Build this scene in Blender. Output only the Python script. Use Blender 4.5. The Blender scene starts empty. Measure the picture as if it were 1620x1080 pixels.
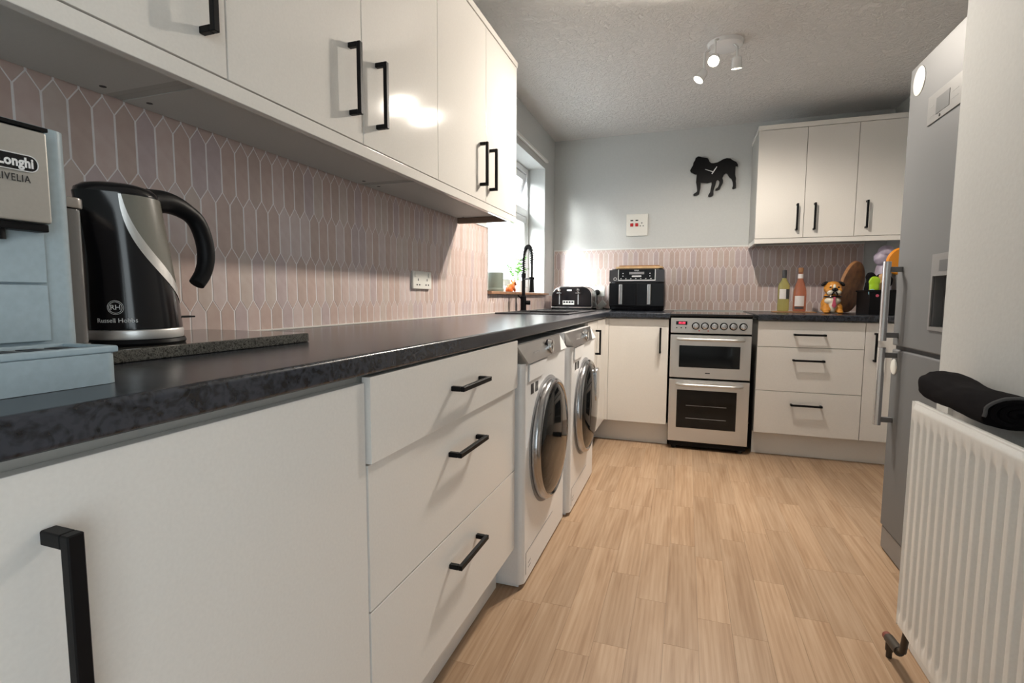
import bpy, bmesh, math, random
from mathutils import Vector, Matrix, noise
random.seed(7)
S = bpy.context.scene
COL = S.collection
PI = math.pi

# ------------------------------------------------------------------ camera
def make_camera():
    yaw, pit, rol, f = .3315, .0870, .0048, 800.1
    cy, sy, cp, sp = math.cos(yaw), math.sin(yaw), math.cos(pit), math.sin(pit)
    fw = Vector((-sy*cp, cy*cp, -sp)); ri = Vector((cy, sy, 0)); up = ri.cross(fw)
    c, s = math.cos(rol), math.sin(rol)
    ri, up = c*ri + s*up, -s*ri + c*up
    cd = bpy.data.cameras.new('camera'); cd.sensor_width = 36; cd.lens = f/1620*36
    cd.clip_start = .02; cd.clip_end = 100
    o = bpy.data.objects.new('camera', cd); COL.objects.link(o)
    m = Matrix((ri, up, -fw)).transposed().to_4x4(); m.translation = (1.1351, -.0534, 1.0086)
    o.matrix_world = m
    S.camera = o
make_camera()

# ------------------------------------------------------------------ world, daylight, exposure
W = bpy.data.worlds.new('overcast_sky'); S.world = W; W.use_nodes = True
bgn = W.node_tree.nodes['Background']
bgn.inputs[0].default_value = (.90, .96, 1.0, 1); bgn.inputs[1].default_value = 4.3
S.view_settings.view_transform = 'Standard'; S.view_settings.look = 'None'
S.view_settings.gamma = 1; S.view_settings.use_curve_mapping = False
S.view_settings.exposure = 0.1
SUN_W = 24.0
LAMP_W = 80.0          # watts of the main ceiling spot
def portal(loc, rot, sx, sy):
    ld = bpy.data.lights.new('window_portal', 'AREA'); ld.shape = 'RECTANGLE'; ld.size = sx; ld.size_y = sy
    ld.cycles.is_portal = True
    o = bpy.data.objects.new('window_portal', ld); COL.objects.link(o); o.location = loc; o.rotation_euler = rot
portal((-.27, 3.415, 1.55), (0, -PI/2, 0), 1.02, 1.30)      # kitchen window, shining towards +x
portal((1.95, -1.25, 1.06), (0, PI/2, 0), 2.1, 1.64)       # glazed garden door beside the camera, shining towards -x
def hazy_sun():
    ld = bpy.data.lights.new('hazy_sun', 'SUN'); ld.energy = SUN_W; ld.angle = .5; ld.color = (1, .98, .95)
    o = bpy.data.objects.new('hazy_sun', ld); COL.objects.link(o); o.location = (-3, -4, 4)
    o.rotation_mode = 'QUATERNION'; o.rotation_quaternion = Vector((0, 0, -1)).rotation_difference(Vector((.30, .95, -.30)))
hazy_sun()

# ------------------------------------------------------------------ materials
def _mat(name):
    m = bpy.data.materials.new(name); m.use_nodes = True
    nt = m.node_tree; return m, nt, nt.nodes['Principled BSDF']
def N(nt, typ, **kw):
    n = nt.nodes.new(typ)
    for k, v in kw.items(): setattr(n, k, v)
    return n
def ramp(nt, stops, interp='LINEAR'):
    r = N(nt, 'ShaderNodeValToRGB'); r.color_ramp.interpolation = interp
    e = r.color_ramp.elements
    while len(e) < len(stops): e.new(.5)
    for el, (p, c) in zip(e, stops): el.position = p; el.color = (*c, 1)
    return r
def plain(name, col, rough=.5, metal=0, spec=.5, coat=0, bump=0, bscale=200, emit=None, es=1, trans=0, var=0):
    m, nt, b = _mat(name)
    b.inputs['Base Color'].default_value = (*col, 1); b.inputs['Roughness'].default_value = rough
    b.inputs['Metallic'].default_value = metal; b.inputs['Specular IOR Level'].default_value = spec
    b.inputs['Coat Weight'].default_value = coat; b.inputs['Coat Roughness'].default_value = .03
    b.inputs['Transmission Weight'].default_value = trans
    if emit: b.inputs['Emission Color'].default_value = (*emit, 1); b.inputs['Emission Strength'].default_value = es
    tc = N(nt, 'ShaderNodeTexCoord')
    nz = N(nt, 'ShaderNodeTexNoise'); nz.inputs['Scale'].default_value = bscale; nz.inputs['Detail'].default_value = 3
    nt.links.new(tc.outputs['Object'], nz.inputs['Vector'])
    if bump:
        bp = N(nt, 'ShaderNodeBump'); bp.inputs['Strength'].default_value = bump; bp.inputs['Distance'].default_value = .002
        nt.links.new(nz.outputs['Fac'], bp.inputs['Height']); nt.links.new(bp.outputs['Normal'], b.inputs['Normal'])
    v = var or .02
    r = ramp(nt, [(.3, tuple(c*(1-v) for c in col)), (.7, tuple(min(1, c*(1+v)) for c in col))])
    nt.links.new(nz.outputs['Fac'], r.inputs['Fac']); nt.links.new(r.outputs['Color'], b.inputs['Base Color'])
    return m
M = {}
M['wall'] = plain('wall_paint', (.60, .615, .61), .75, bump=.15, bscale=90)
M['white_paint'] = plain('white_paint', (.82, .82, .80), .5)
M['cab'] = plain('gloss_white_cabinet', (.80, .775, .735), .07, spec=.5)
M['cab_satin'] = plain('white_cabinet_front', (.80, .785, .76), .16, spec=.45)
M['carcass'] = plain('cabinet_carcass', (.46, .45, .42), .5)
M['underside'] = plain('cabinet_underside', (.60, .59, .56), .55)
M['seam'] = plain('dark_joint_base', (.25, .23, .21), .7)  # dark floor base, visible in the joints between planks
M['black'] = plain('matt_black', (.006, .006, .007), .45, spec=.15)
M['black_gloss'] = plain('gloss_black', (.006, .006, .008), .14, spec=.45)
M['rubber'] = plain('black_rubber', (.015, .015, .015), .6)
M['steel'] = plain('brushed_steel', (.66, .655, .645), .40, .85, bscale=300, bump=.05)
M['chrome'] = plain('chrome', (.75, .75, .76), .08, 1)
M['ring_steel'] = plain('satin_ring_steel', (.42, .42, .43), .16, 1)
M['steel_head'] = plain('brew_head_steel', (.50, .49, .465), .42, .8, bscale=300)
M['fryer_band'] = plain('fryer_metallic_band', (.10, .10, .11), .30, .6)
M['steel_dark'] = plain('dark_steel', (.36, .345, .33), .30, .9)
M['white_enamel'] = plain('white_enamel', (.82, .83, .84), .20, spec=.5)
M['plastic_white'] = plain('white_plastic', (.80, .79, .74), .35)
M['oven_glass'] = plain('dark_oven_glass', (.006, .007, .008), .06, spec=.3)
M['hob_glass'] = plain('hob_glass', (.015, .015, .016), .08)
M['alu'] = plain('aluminium', (.70, .70, .71), .25, 1)
M['fridge'] = plain('silver_fridge', (.16, .165, .172), .5, .1, spec=.3, bscale=400)
M['fridge_dark'] = plain('fridge_recess', (.10, .105, .11), .4)
M['fridge_panel'] = plain('fridge_panel', (.22, .22, .22), .4, .1)
M['radiator'] = plain('radiator_enamel', (.88, .88, .86), .3)
M['coffee_blue'] = plain('blue_grey_plastic', (.38, .475, .53), .32, bscale=120, var=.05)
M['grout'] = plain('grout', (.90, .86, .86), .8, bump=.2, bscale=300)
M['wood_sill'] = plain('sill_wood', (.36, .20, .12), .4, bscale=25, var=.25)
M['wood_pale'] = plain('pale_board_wood', (.72, .48, .26), .5, bscale=30, var=.12)
M['wood_dark'] = plain('brown_board_wood', (.42, .22, .10), .5, bscale=30, var=.2)
M['wood_tray'] = plain('turned_tray_wood', (.44, .21, .09), .45, bscale=18, var=.35)
M['red'] = plain('red_switch', (.50, .015, .02), .3)
M['led'] = plain('red_led', (.6, .02, .05), .4, emit=(1, .06, .12), es=2.0)
M['towel'] = plain('black_towelling', (.010, .009, .011), .95, spec=.1, bump=1.0, bscale=900)
M['hem'] = plain('towel_hem', (.10, .10, .105), .9, bump=.5, bscale=500)
M['bronze'] = plain('tarnished_valve', (.07, .06, .05), .5, .5)
M['valve_cap'] = plain('valve_red_cap', (.22, .06, .045), .5)
M['pot'] = plain('grey_green_pot', (.23, .27, .23), .55)
M['orange'] = plain('orange_ceramic', (.80, .20, .05), .35)
M['leaf'] = plain('herb_leaf', (.16, .42, .07), .5, bscale=60, var=.35)
M['dog_tan'] = plain('tan_glaze', (.62, .26, .04), .18, bscale=30, var=.2)
M['dog_cream'] = plain('cream_glaze', (.80, .72, .58), .18)
M['pink'] = plain('pink_glaze', (.62, .10, .17), .25)
M['label_paper'] = plain('label_paper', (.78, .72, .70), .6)
M['label_dark'] = plain('label_dark', (.05, .05, .055), .5)
M['cork'] = plain('cork', (.35, .17, .08), .8)
M['lime'] = plain('lime_foil', (.36, .60, .02), .25)
M['orange_plastic'] = plain('orange_plastic', (.85, .30, .01), .4)
M['lilac'] = plain('lilac_film', (.50, .44, .56), .35)
M['tan_foil'] = plain('tan_packet', (.60, .36, .18), .4)
M['blue_pale'] = plain('pale_blue_packet', (.30, .60, .68), .4)
M['print_white'] = plain('white_print', (.80, .80, .80), .5)
M['print_grey'] = plain('grey_print', (.30, .30, .31), .5)
M['print_dark'] = plain('dark_print', (.02, .02, .022), .5)
M['clear_tank'] = plain('smoked_tank', (.17, .165, .16), .15)
M['seal'] = plain('sealant', (.75, .72, .68), .5)
M['kettle_grey'] = plain('grey_window_plastic', (.20, .19, .16), .25)
M['brown_batten'] = plain('brown_batten', (.22, .15, .11), .6)
M['copper'] = plain('copper_pipe', (.55, .28, .18), .35, .9)

def bottle_mat(name, col):
    m, nt, b = _mat(name)
    b.inputs['Base Color'].default_value = (*col, 1); b.inputs['Roughness'].default_value = .05
    b.inputs['Transmission Weight'].default_value = .8; b.inputs['IOR'].default_value = 1.4
    return m
M['wine_white'] = bottle_mat('white_wine_glass', (.72, .70, .26))
M['wine_rose'] = bottle_mat('rose_wine_glass', (.80, .33, .20))
def pane_mat():
    m, nt, b = _mat('window_glass')
    nt.nodes.remove(b); out = nt.nodes['Material Output']
    t = N(nt, 'ShaderNodeBsdfTransparent'); t.inputs[0].default_value = (.93, .95, .95, 1)
    g = N(nt, 'ShaderNodeBsdfGlossy'); g.inputs['Roughness'].default_value = .02
    fr = N(nt, 'ShaderNodeMath', operation='MULTIPLY_ADD'); fr.inputs[1].default_value = .10; fr.inputs[2].default_value = .02
    lw = N(nt, 'ShaderNodeLayerWeight'); lw.inputs['Blend'].default_value = .2; nt.links.new(lw.outputs['Facing'], fr.inputs[0])
    mx = N(nt, 'ShaderNodeMixShader')
    nt.links.new(fr.outputs[0], mx.inputs[0]); nt.links.new(t.outputs[0], mx.inputs[1]); nt.links.new(g.outputs[0], mx.inputs[2])
    nt.links.new(mx.outputs[0], out.inputs['Surface']); return m
M['glass'] = pane_mat()
def emis(name, col, st):
    m = plain(name, (.9, .9, .9), .3, emit=col, es=st); return m
M['bulb'] = emis('spot_bulb', (1.0, .86, .62), 60)
M['bulb_dim'] = emis('spot_bulb_side', (1.0, .86, .62), 14)

def ceiling_mat():
    m, nt, b = _mat('textured_ceiling')
    b.inputs['Base Color'].default_value = (.86, .84, .82, 1); b.inputs['Roughness'].default_value = .45
    tc = N(nt, 'ShaderNodeTexCoord')
    n1 = N(nt, 'ShaderNodeTexNoise'); n1.inputs['Scale'].default_value = 34; n1.inputs['Detail'].default_value = 6; n1.inputs['Roughness'].default_value = .65
    n1.inputs['Distortion'].default_value = 1.2
    nt.links.new(tc.outputs['Object'], n1.inputs['Vector'])
    r = ramp(nt, [(.42, (0, 0, 0)), (.62, (1, 1, 1))]); nt.links.new(n1.outputs['Fac'], r.inputs['Fac'])
    bp = N(nt, 'ShaderNodeBump'); bp.inputs['Strength'].default_value = .75; bp.inputs['Distance'].default_value = .006
    nt.links.new(r.outputs['Color'], bp.inputs['Height']); nt.links.new(bp.outputs['Normal'], b.inputs['Normal'])
    return m
M['ceiling'] = ceiling_mat()
def worktop_mat(name, dark, light, scale, rough):
    m, nt, b = _mat(name)
    tc = N(nt, 'ShaderNodeTexCoord')
    n1 = N(nt, 'ShaderNodeTexNoise'); n1.inputs['Scale'].default_value = scale; n1.inputs['Detail'].default_value = 8; n1.inputs['Distortion'].default_value = 1.5
    n2 = N(nt, 'ShaderNodeTexVoronoi'); n2.inputs['Scale'].default_value = scale*3
    nt.links.new(tc.outputs['Object'], n1.inputs['Vector']); nt.links.new(tc.outputs['Object'], n2.inputs['Vector'])
    r = ramp(nt, [(.40, dark), (.55, tuple((a+c)/2*.8 for a, c in zip(dark, light))), (.72, light)])
    mx = N(nt, 'ShaderNodeMath', operation='MULTIPLY_ADD'); mx.inputs[1].default_value = .25
    nt.links.new(n2.outputs['Distance'], mx.inputs[0]); nt.links.new(n1.outputs['Fac'], mx.inputs[2])
    nt.links.new(mx.outputs[0], r.inputs['Fac']); nt.links.new(r.outputs['Color'], b.inputs['Base Color'])
    b.inputs['Roughness'].default_value = rough; b.inputs['Specular IOR Level'].default_value = .5
    bp = N(nt, 'ShaderNodeBump'); bp.inputs['Strength'].default_value = .06; bp.inputs['Distance'].default_value = .001
    nt.links.new(n1.outputs['Fac'], bp.inputs['Height']); nt.links.new(bp.outputs['Normal'], b.inputs['Normal'])
    return m
M['worktop'] = worktop_mat('black_granite_laminate', (.006, .006, .008), (.038, .044, .058), 45, .24)
M['granite'] = worktop_mat('speckled_granite', (.006, .006, .006), (.13, .125, .11), 220, .10)
M['sink'] = worktop_mat('black_composite', (.012, .012, .014), (.05, .05, .055), 200, .35)
def tile_mat():
    m, nt, b = _mat('picket_tile_glaze')
    oi = N(nt, 'ShaderNodeObjectInfo')
    r = ramp(nt, [(0, (.60, .460, .415)), (.2, (.64, .51, .475)), (.4, (.57, .445, .40)), (.55, (.62, .52, .475)), (.7, (.57, .465, .465)), (.85, (.66, .55, .53))], 'CONSTANT')
    nt.links.new(oi.outputs['Random'], r.inputs['Fac'])
    tc = N(nt, 'ShaderNodeTexCoord'); nz = N(nt, 'ShaderNodeTexNoise'); nz.inputs['Scale'].default_value = 40; nz.inputs['Detail'].default_value = 4
    nt.links.new(tc.outputs['Object'], nz.inputs['Vector'])
    mx = N(nt, 'ShaderNodeMixRGB', blend_type='OVERLAY'); mx.inputs[0].default_value = .18
    nt.links.new(r.outputs['Color'], mx.inputs[1]); nt.links.new(nz.outputs['Fac'], mx.inputs[2])
    nt.links.new(mx.outputs[0], b.inputs['Base Color'])
    b.inputs['Roughness'].default_value = .32; b.inputs['Specular IOR Level'].default_value = .4
    return m
M['tile'] = tile_mat()
def plank_mat():
    m, nt, b = _mat('oak_plank')
    oi = N(nt, 'ShaderNodeObjectInfo'); tc = N(nt, 'ShaderNodeTexCoord')
    sc = N(nt, 'ShaderNodeVectorMath', operation='SCALE'); sc.inputs[0].default_value = (13, 37, 5)
    nt.links.new(oi.outputs['Random'], sc.inputs['Scale'])
    ad = N(nt, 'ShaderNodeVectorMath', operation='ADD'); nt.links.new(tc.outputs['Object'], ad.inputs[0]); nt.links.new(sc.outputs[0], ad.inputs[1])
    mp = N(nt, 'ShaderNodeMapping'); mp.inputs['Scale'].default_value = (18, 1.2, 1); nt.links.new(ad.outputs[0], mp.inputs['Vector'])
    n1 = N(nt, 'ShaderNodeTexNoise'); n1.inputs['Scale'].default_value = 1.6; n1.inputs['Detail'].default_value = 5; n1.inputs['Distortion'].default_value = .9
    nt.links.new(mp.outputs[0], n1.inputs['Vector'])
    mp2 = N(nt, 'ShaderNodeMapping'); mp2.inputs['Scale'].default_value = (260, 5, 1); nt.links.new(ad.outputs[0], mp2.inputs['Vector'])
    n2 = N(nt, 'ShaderNodeTexNoise'); n2.inputs['Scale'].default_value = 1.2; n2.inputs['Detail'].default_value = 3
    nt.links.new(mp2.outputs[0], n2.inputs['Vector'])
    mx = N(nt, 'ShaderNodeMath', operation='MULTIPLY_ADD'); mx.inputs[1].default_value = .40
    nt.links.new(n2.outputs['Fac'], mx.inputs[0])
    wv = N(nt, 'ShaderNodeTexWave', wave_type='RINGS', rings_direction='Z'); wv.inputs['Scale'].default_value = 1.1; wv.inputs['Distortion'].default_value = 5; wv.inputs['Detail'].default_value = 3; wv.inputs['Detail Scale'].default_value = 1.4
    nt.links.new(mp.outputs[0], wv.inputs['Vector'])
    m3 = N(nt, 'ShaderNodeMath', operation='MULTIPLY_ADD'); m3.inputs[1].default_value = .12
    nt.links.new(wv.outputs['Fac'], m3.inputs[0]); nt.links.new(n1.outputs['Fac'], m3.inputs[2]); nt.links.new(m3.outputs[0], mx.inputs[2])
    r = ramp(nt, [(.48, (.30, .183, .105)), (.72, (.395, .262, .163)), (.98, (.47, .33, .22))])
    nt.links.new(mx.outputs[0], r.inputs['Fac'])
    hs = N(nt, 'ShaderNodeHueSaturation')
    mr = N(nt, 'ShaderNodeMapRange'); mr.inputs['To Min'].default_value = .90; mr.inputs['To Max'].default_value = 1.08
    nt.links.new(oi.outputs['Random'], mr.inputs['Value']); nt.links.new(mr.outputs[0], hs.inputs['Value'])
    nt.links.new(r.outputs['Color'], hs.inputs['Color']); nt.links.new(hs.outputs[0], b.inputs['Base Color'])
    b.inputs['Roughness'].default_value = .42; b.inputs['Specular IOR Level'].default_value = .35
    return m
M['plank'] = plank_mat()

# ------------------------------------------------------------------ mesh helpers
class MB:
    def __init__(s): s.v = []; s.f = []
    def add(s, vs, fs):
        o = len(s.v); s.v += [tuple(v) for v in vs]; s.f += [tuple(i+o for i in f) for f in fs]; return s
    def bm(s, bm):
        bm.verts.ensure_lookup_table(); bm.verts.index_update()
        s.add([v.co.copy() for v in bm.verts], [[v.index for v in f.verts] for f in bm.faces]); bm.free(); return s
    def box(s, x0, x1, y0, y1, z0, z1, bev=0, seg=2, which=None):
        bm = bmesh.new(); bmesh.ops.create_cube(bm, size=1)
        for v in bm.verts:
            v.co = Vector(((x0+x1)/2+v.co.x*(x1-x0), (y0+y1)/2+v.co.y*(y1-y0), (z0+z1)/2+v.co.z*(z1-z0)))
        if bev:
            es = [e for e in bm.edges if which is None or which(e)]
            bmesh.ops.bevel(bm, geom=es, offset=bev, segments=seg, profile=.5, affect='EDGES', clamp_overlap=True)
        return s.bm(bm)
    def cyl(s, p0, p1, r0, r1=None, n=24, cap=True):
        return s.tube([p0, p1], [r0, r0 if r1 is None else r1], n, cap)
    def tube(s, path, rad, n=12, cap=True, sx=1.0):
        P = [Vector(p) for p in path]
        if not isinstance(rad, (list, tuple)): rad = [rad]*len(P)
        T = []
        for i in range(len(P)):
            a = P[max(0, i-1)]; b = P[min(len(P)-1, i+1)]; T.append((b-a).normalized())
        ref = Vector((0, 0, 1)) if abs(T[0].z) < .9 else Vector((1, 0, 0))
        u = T[0].cross(ref).normalized(); vs = []
        for i, p in enumerate(P):
            u = (u - T[i]*u.dot(T[i])).normalized(); w = T[i].cross(u)
            for k in range(n):
                a = 2*PI*k/n; vs.append(p + (u*math.cos(a)*sx + w*math.sin(a))*rad[i])
        fs = []
        for i in range(len(P)-1):
            for k in range(n): fs.append((i*n+k, i*n+(k+1) % n, (i+1)*n+(k+1) % n, (i+1)*n+k))
        if cap: fs.append(tuple(range(n))[::-1]); fs.append(tuple(range((len(P)-1)*n, len(P)*n)))
        return s.add(vs, fs)
    def lathe(s, prof, c, axis='z', n=40, a0=0, a1=2*PI):
        full = abs(a1-a0-2*PI) < 1e-6; m = n if full else n+1; vs = []; fs = []
        for r, h in prof:
            for k in range(m):
                a = a0+(a1-a0)*k/n; q, w = r*math.cos(a), r*math.sin(a)
                vs.append({'z': (c[0]+q, c[1]+w, c[2]+h), 'x': (c[0]+h, c[1]+q, c[2]+w), 'y': (c[0]+w, c[1]+h, c[2]+q)}[axis])
        for i in range(len(prof)-1):
            for k in range(n): fs.append((i*m+k, i*m+(k+1) % m, (i+1)*m+(k+1) % m, (i+1)*m+k))
        return s.add(vs, fs)
    def prism(s, poly, plane, d0, d1, bev=0):
        """poly in 2-D, plane 'xz' (extruded along y) / 'yz' (along x) / 'xy' (along z)."""
        mk = {'xz': lambda a, b, d: (a, d, b), 'yz': lambda a, b, d: (d, a, b), 'xy': lambda a, b, d: (a, b, d)}[plane]
        bm = bmesh.new()
        va = [bm.verts.new(mk(a, b, d0)) for a, b in poly]; vb = [bm.verts.new(mk(a, b, d1)) for a, b in poly]
        n = len(poly); bm.faces.new(va); bm.faces.new(vb[::-1])
        for i in range(n): bm.faces.new((va[i], vb[i], vb[(i+1) % n], va[(i+1) % n]))
        bmesh.ops.recalc_face_normals(bm, faces=bm.faces)
        if bev:
            bmesh.ops.bevel(bm, geom=[e for e in bm.edges if e.calc_face_angle(0) > .9], offset=bev, segments=2, profile=.5, affect='EDGES', clamp_overlap=True)
        return s.bm(bm)
    def loft(s, rings, cap=True):
        n = len(rings[0]); vs = [p for r in rings for p in r]; fs = []
        for i in range(len(rings)-1):
            for k in range(n): fs.append((i*n+k, i*n+(k+1) % n, (i+1)*n+(k+1) % n, (i+1)*n+k))
        if cap: fs.append(tuple(range(n))[::-1]); fs.append(tuple(range((len(rings)-1)*n, len(rings)*n)))
        return s.add(vs, fs)
    def sphere(s, c, r, nu=20, nv=12):
        if not isinstance(r, (tuple, list)): r = (r, r, r)
        bm = bmesh.new(); bmesh.ops.create_uvsphere(bm, u_segments=nu, v_segments=nv, radius=1)
        for v in bm.verts: v.co = Vector((c[0]+v.co.x*r[0], c[1]+v.co.y*r[1], c[2]+v.co.z*r[2]))
        return s.bm(bm)
    def mesh(s, name, off=(0, 0, 0), smooth=True, ang=.7):
        me = bpy.data.meshes.new(name)
        me.from_pydata([(v[0]-off[0], v[1]-off[1], v[2]-off[2]) for v in s.v], [], s.f)
        bm = bmesh.new(); bm.from_mesh(me); bmesh.ops.recalc_face_normals(bm, faces=bm.faces); bm.to_mesh(me); bm.free()
        if smooth: me.shade_smooth(); me.set_sharp_from_angle(angle=ang); me['wn'] = 1
        me.update(); return me

def origin_of(o):
    p = Vector((0, 0, 0))
    while o: p += o.location; o = o.parent
    return p
def thing(name, label, cat, loc, group=None):
    o = bpy.data.objects.new(name, None); COL.objects.link(o); o.location = loc; o.empty_display_size = .05
    o['label'] = label; o['category'] = cat
    if group: o['group'] = group
    return o
def link(me, name, mat, parent=None, loc=None, label=None):
    o = bpy.data.objects.new(name, me); COL.objects.link(o)
    if mat and not me.materials: me.materials.append(M[mat] if isinstance(mat, str) else mat)
    if me.get('wn'):
        w = o.modifiers.new('weighted_normal', 'WEIGHTED_NORMAL'); w.keep_sharp = True; w.weight = 80
    if parent: o.parent = parent
    if loc is not None: o.location = loc
    if label: o['label'] = label
    return o
def part(parent, name, mb, mat, label=None, smooth=True, ang=.7):
    """mesh given in world coordinates, parented to a thing (no rotations anywhere)"""
    return link(mb.mesh(name, origin_of(parent), smooth, ang), name, mat, parent, label=label)
def single(name, label, cat, mb, mat, loc, group=None, smooth=True):
    o = link(mb.mesh(name, loc, smooth), name, mat, None, loc)
    o['label'] = label; o['category'] = cat
    if group: o['group'] = group
    return o
def struct(name, mb, mat, label=None, loc=(0, 0, 0), smooth=False):
    o = link(mb.mesh(name, loc, smooth), name, mat, None, loc); o['kind'] = 'structure'
    if label: o['label'] = label
    return o
def blob(ells, vox=.004, smooth_it=6):
    """one continuous skin over a set of ellipsoids (centre, radii)"""
    mb = MB()
    for e in ells: mb.sphere(e[0], e[1], 20, 14)
    me = mb.mesh('blob_tmp'); o = bpy.data.objects.new('blob_tmp', me); COL.objects.link(o)
    r = o.modifiers.new('r', 'REMESH'); r.mode = 'VOXEL'; r.voxel_size = vox
    k = o.modifiers.new('s', 'SMOOTH'); k.iterations = smooth_it; k.factor = .5
    dg = bpy.context.evaluated_depsgraph_get(); ev = o.evaluated_get(dg); m2 = bpy.data.meshes.new_from_object(ev)
    out = MB().add([v.co.copy() for v in m2.vertices], [tuple(p.vertices) for p in m2.polygons])
    bpy.data.objects.remove(o); bpy.data.meshes.remove(m2); return out
def text_mb(body, size, place, extrude=.0004, align='CENTER', shear=0, spacing=1.0, bold=0):
    """place(u, v, w) -> world point"""
    cu = bpy.data.curves.new('txt', 'FONT'); cu.body = body; cu.size = size; cu.extrude = extrude/2; cu.align_x = align; cu.align_y = 'CENTER'
    cu.shear = shear; cu.space_character = spacing; cu.offset = bold; cu.resolution_u = 3
    o = bpy.data.objects.new('txt', cu); COL.objects.link(o)
    dg = bpy.context.evaluated_depsgraph_get(); m2 = bpy.data.meshes.new_from_object(o.evaluated_get(dg))
    out = MB().add([place(*v.co) for v in m2.vertices], [tuple(p.vertices) for p in m2.polygons])
    bpy.data.objects.remove(o); bpy.data.curves.remove(cu); bpy.data.meshes.remove(m2); return out
def rrect(x0, x1, y0, y1, r, n=5):
    pts = []
    for cx, cy, a in ((x1-r, y1-r, 0), (x0+r, y1-r, PI/2), (x0+r, y0+r, PI), (x1-r, y0+r, 1.5*PI)):
        for k in range(n+1): t = a+PI/2*k/n; pts.append((cx+r*math.cos(t), cy+r*math.sin(t)))
    return pts
def cells(xs, ys, z0, z1, occ, bev=.004):
    """slab made of grid cells, occ(i,j) true where it is solid; outer rims bevelled"""
    bm = bmesh.new(); V = {}
    def vv(i, j, k):
        if (i, j, k) not in V: V[i, j, k] = bm.verts.new((xs[i], ys[j], z1 if k else z0))
        return V[i, j, k]
    nx, ny = len(xs)-1, len(ys)-1
    O = lambda i, j: 0 <= i < nx and 0 <= j < ny and occ(i, j)
    for i in range(nx):
        for j in range(ny):
            if not O(i, j): continue
            bm.faces.new([vv(i, j, 1), vv(i+1, j, 1), vv(i+1, j+1, 1), vv(i, j+1, 1)])
            bm.faces.new([vv(i, j, 0), vv(i, j+1, 0), vv(i+1, j+1, 0), vv(i+1, j, 0)])
            for di, dj, a, b in ((-1, 0, (i, j+1), (i, j)), (1, 0, (i+1, j), (i+1, j+1)), (0, -1, (i, j), (i+1, j)), (0, 1, (i+1, j+1), (i, j+1))):
                if not O(i+di, j+dj): bm.faces.new([vv(*a, 0), vv(*b, 0), vv(*b, 1), vv(*a, 1)])
    bmesh.ops.recalc_face_normals(bm, faces=bm.faces)
    bmesh.ops.dissolve_limit(bm, angle_limit=.01, verts=bm.verts, edges=bm.edges)
    if bev:
        es = [e for e in bm.edges if len(e.link_faces) == 2 and e.calc_face_angle(0) > 1 and abs(e.verts[0].co.z-e.verts[1].co.z) < 1e-6]
        bmesh.ops.bevel(bm, geom=es, offset=bev, segments=3, profile=.5, affect='EDGES', clamp_overlap=True)
    return MB().bm(bm)

# ------------------------------------------------------------------ room
H = 2.364; YB = 4.374; XR = 2.50; XN = 1.79; YN = 1.6195; YR = -2.4
WY0, WY1, WZ0, WZ1 = 2.775, 4.06, 1.045, 2.06       # window opening
GY0, GY1, DZ1 = -2.07, -.43, 2.1                    # garden door opening
fl = struct('floor', MB().box(-.25, XR+.15, YR-.15, YB+.15, -.12, -.003), 'seam', 'oak effect plank floor')
struct('ceiling', MB().box(-.25, XR+.15, YR-.15, YB+.15, H, H+.1), 'ceiling', 'off-white textured plaster ceiling')
wl = MB()
wl.box(-.25, 0, YR-.15, WY0, 0, H); wl.box(-.25, 0, WY1, YB+.15, 0, H)
wl.box(-.25, 0, WY0, WY1, 0, WZ0-.02); wl.box(-.25, 0, WY0, WY1, WZ1, H)
wall_left = struct('wall_left', wl, 'wall', 'pale grey painted wall with window, tiled above the worktop')
wall_back = struct('wall_back', MB().box(0, XR, YB, YB+.15, 0, H), 'wall', 'pale grey painted end wall with tiled splashback')
struct('wall_right', MB().box(XR, XR+.15, YN, YB+.15, 0, H), 'wall', 'pale grey painted side wall behind the fridge')
wn = MB().box(XN, XR+.15, .2, YN, 0, H, .006, 2, lambda e: all(v.co.x < XN+.01 and v.co.y > YN-.01 for v in e.verts))
wn.box(XN, XN+.15, GY1, .2, 0, H).box(XN, XN+.15, YR-.15, GY0, 0, H).box(XN, XN+.15, GY0, GY1, DZ1, H)
struct('wall_near', wn, 'wall', 'pale grey painted wall carrying the radiator')
struct('wall_rear', MB().box(0, XN, YR-.15, YR, 0, H), 'wall', 'pale grey painted wall at the near end of the room')

# floor planks
PW = .0975; X0 = 1.2
joint = {-7: 1.15, -6: 1.48, -5: 1.9, -4: 1.29, -3: 1.762, -2: .98, -1: 1.418, 0: 1.98, 1: 1.527, 2: 2.28, 3: 1.688, 4: 2.03, 5: 2.447, 6: 1.75, 7: 2.1, 8: 1.6, 9: 2.35, 10: 1.9, 11: 1.5, 12: 2.2}
plank_meshes = {}
def plank(cx, y0, y1):
    L = round(y1-y0, 3)
    if L not in plank_meshes:
        plank_meshes[L] = MB().box(-PW/2+.00025, PW/2-.00025, -L/2+.0003, L/2-.0003, -.003, 0).mesh('plank', smooth=False)
    link(plank_meshes[L], 'plank', 'plank', fl, (cx, (y0+y1)/2, 0))
for k, j in joint.items():
    xa = X0+PW*k
    if xa+PW > XR: continue
    ylo, yhi = (-1.2 if xa+PW < XN else YN), 3.62
    cuts = sorted({y for m in range(-6, 6) for y in (j+.524*m + (.12 if m % 2 else 0),) if ylo+.05 < y < yhi-.05})
    ys = [ylo]+cuts+[yhi]
    for a, b in zip(ys, ys[1:]): plank(xa+PW/2, a, b)

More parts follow.
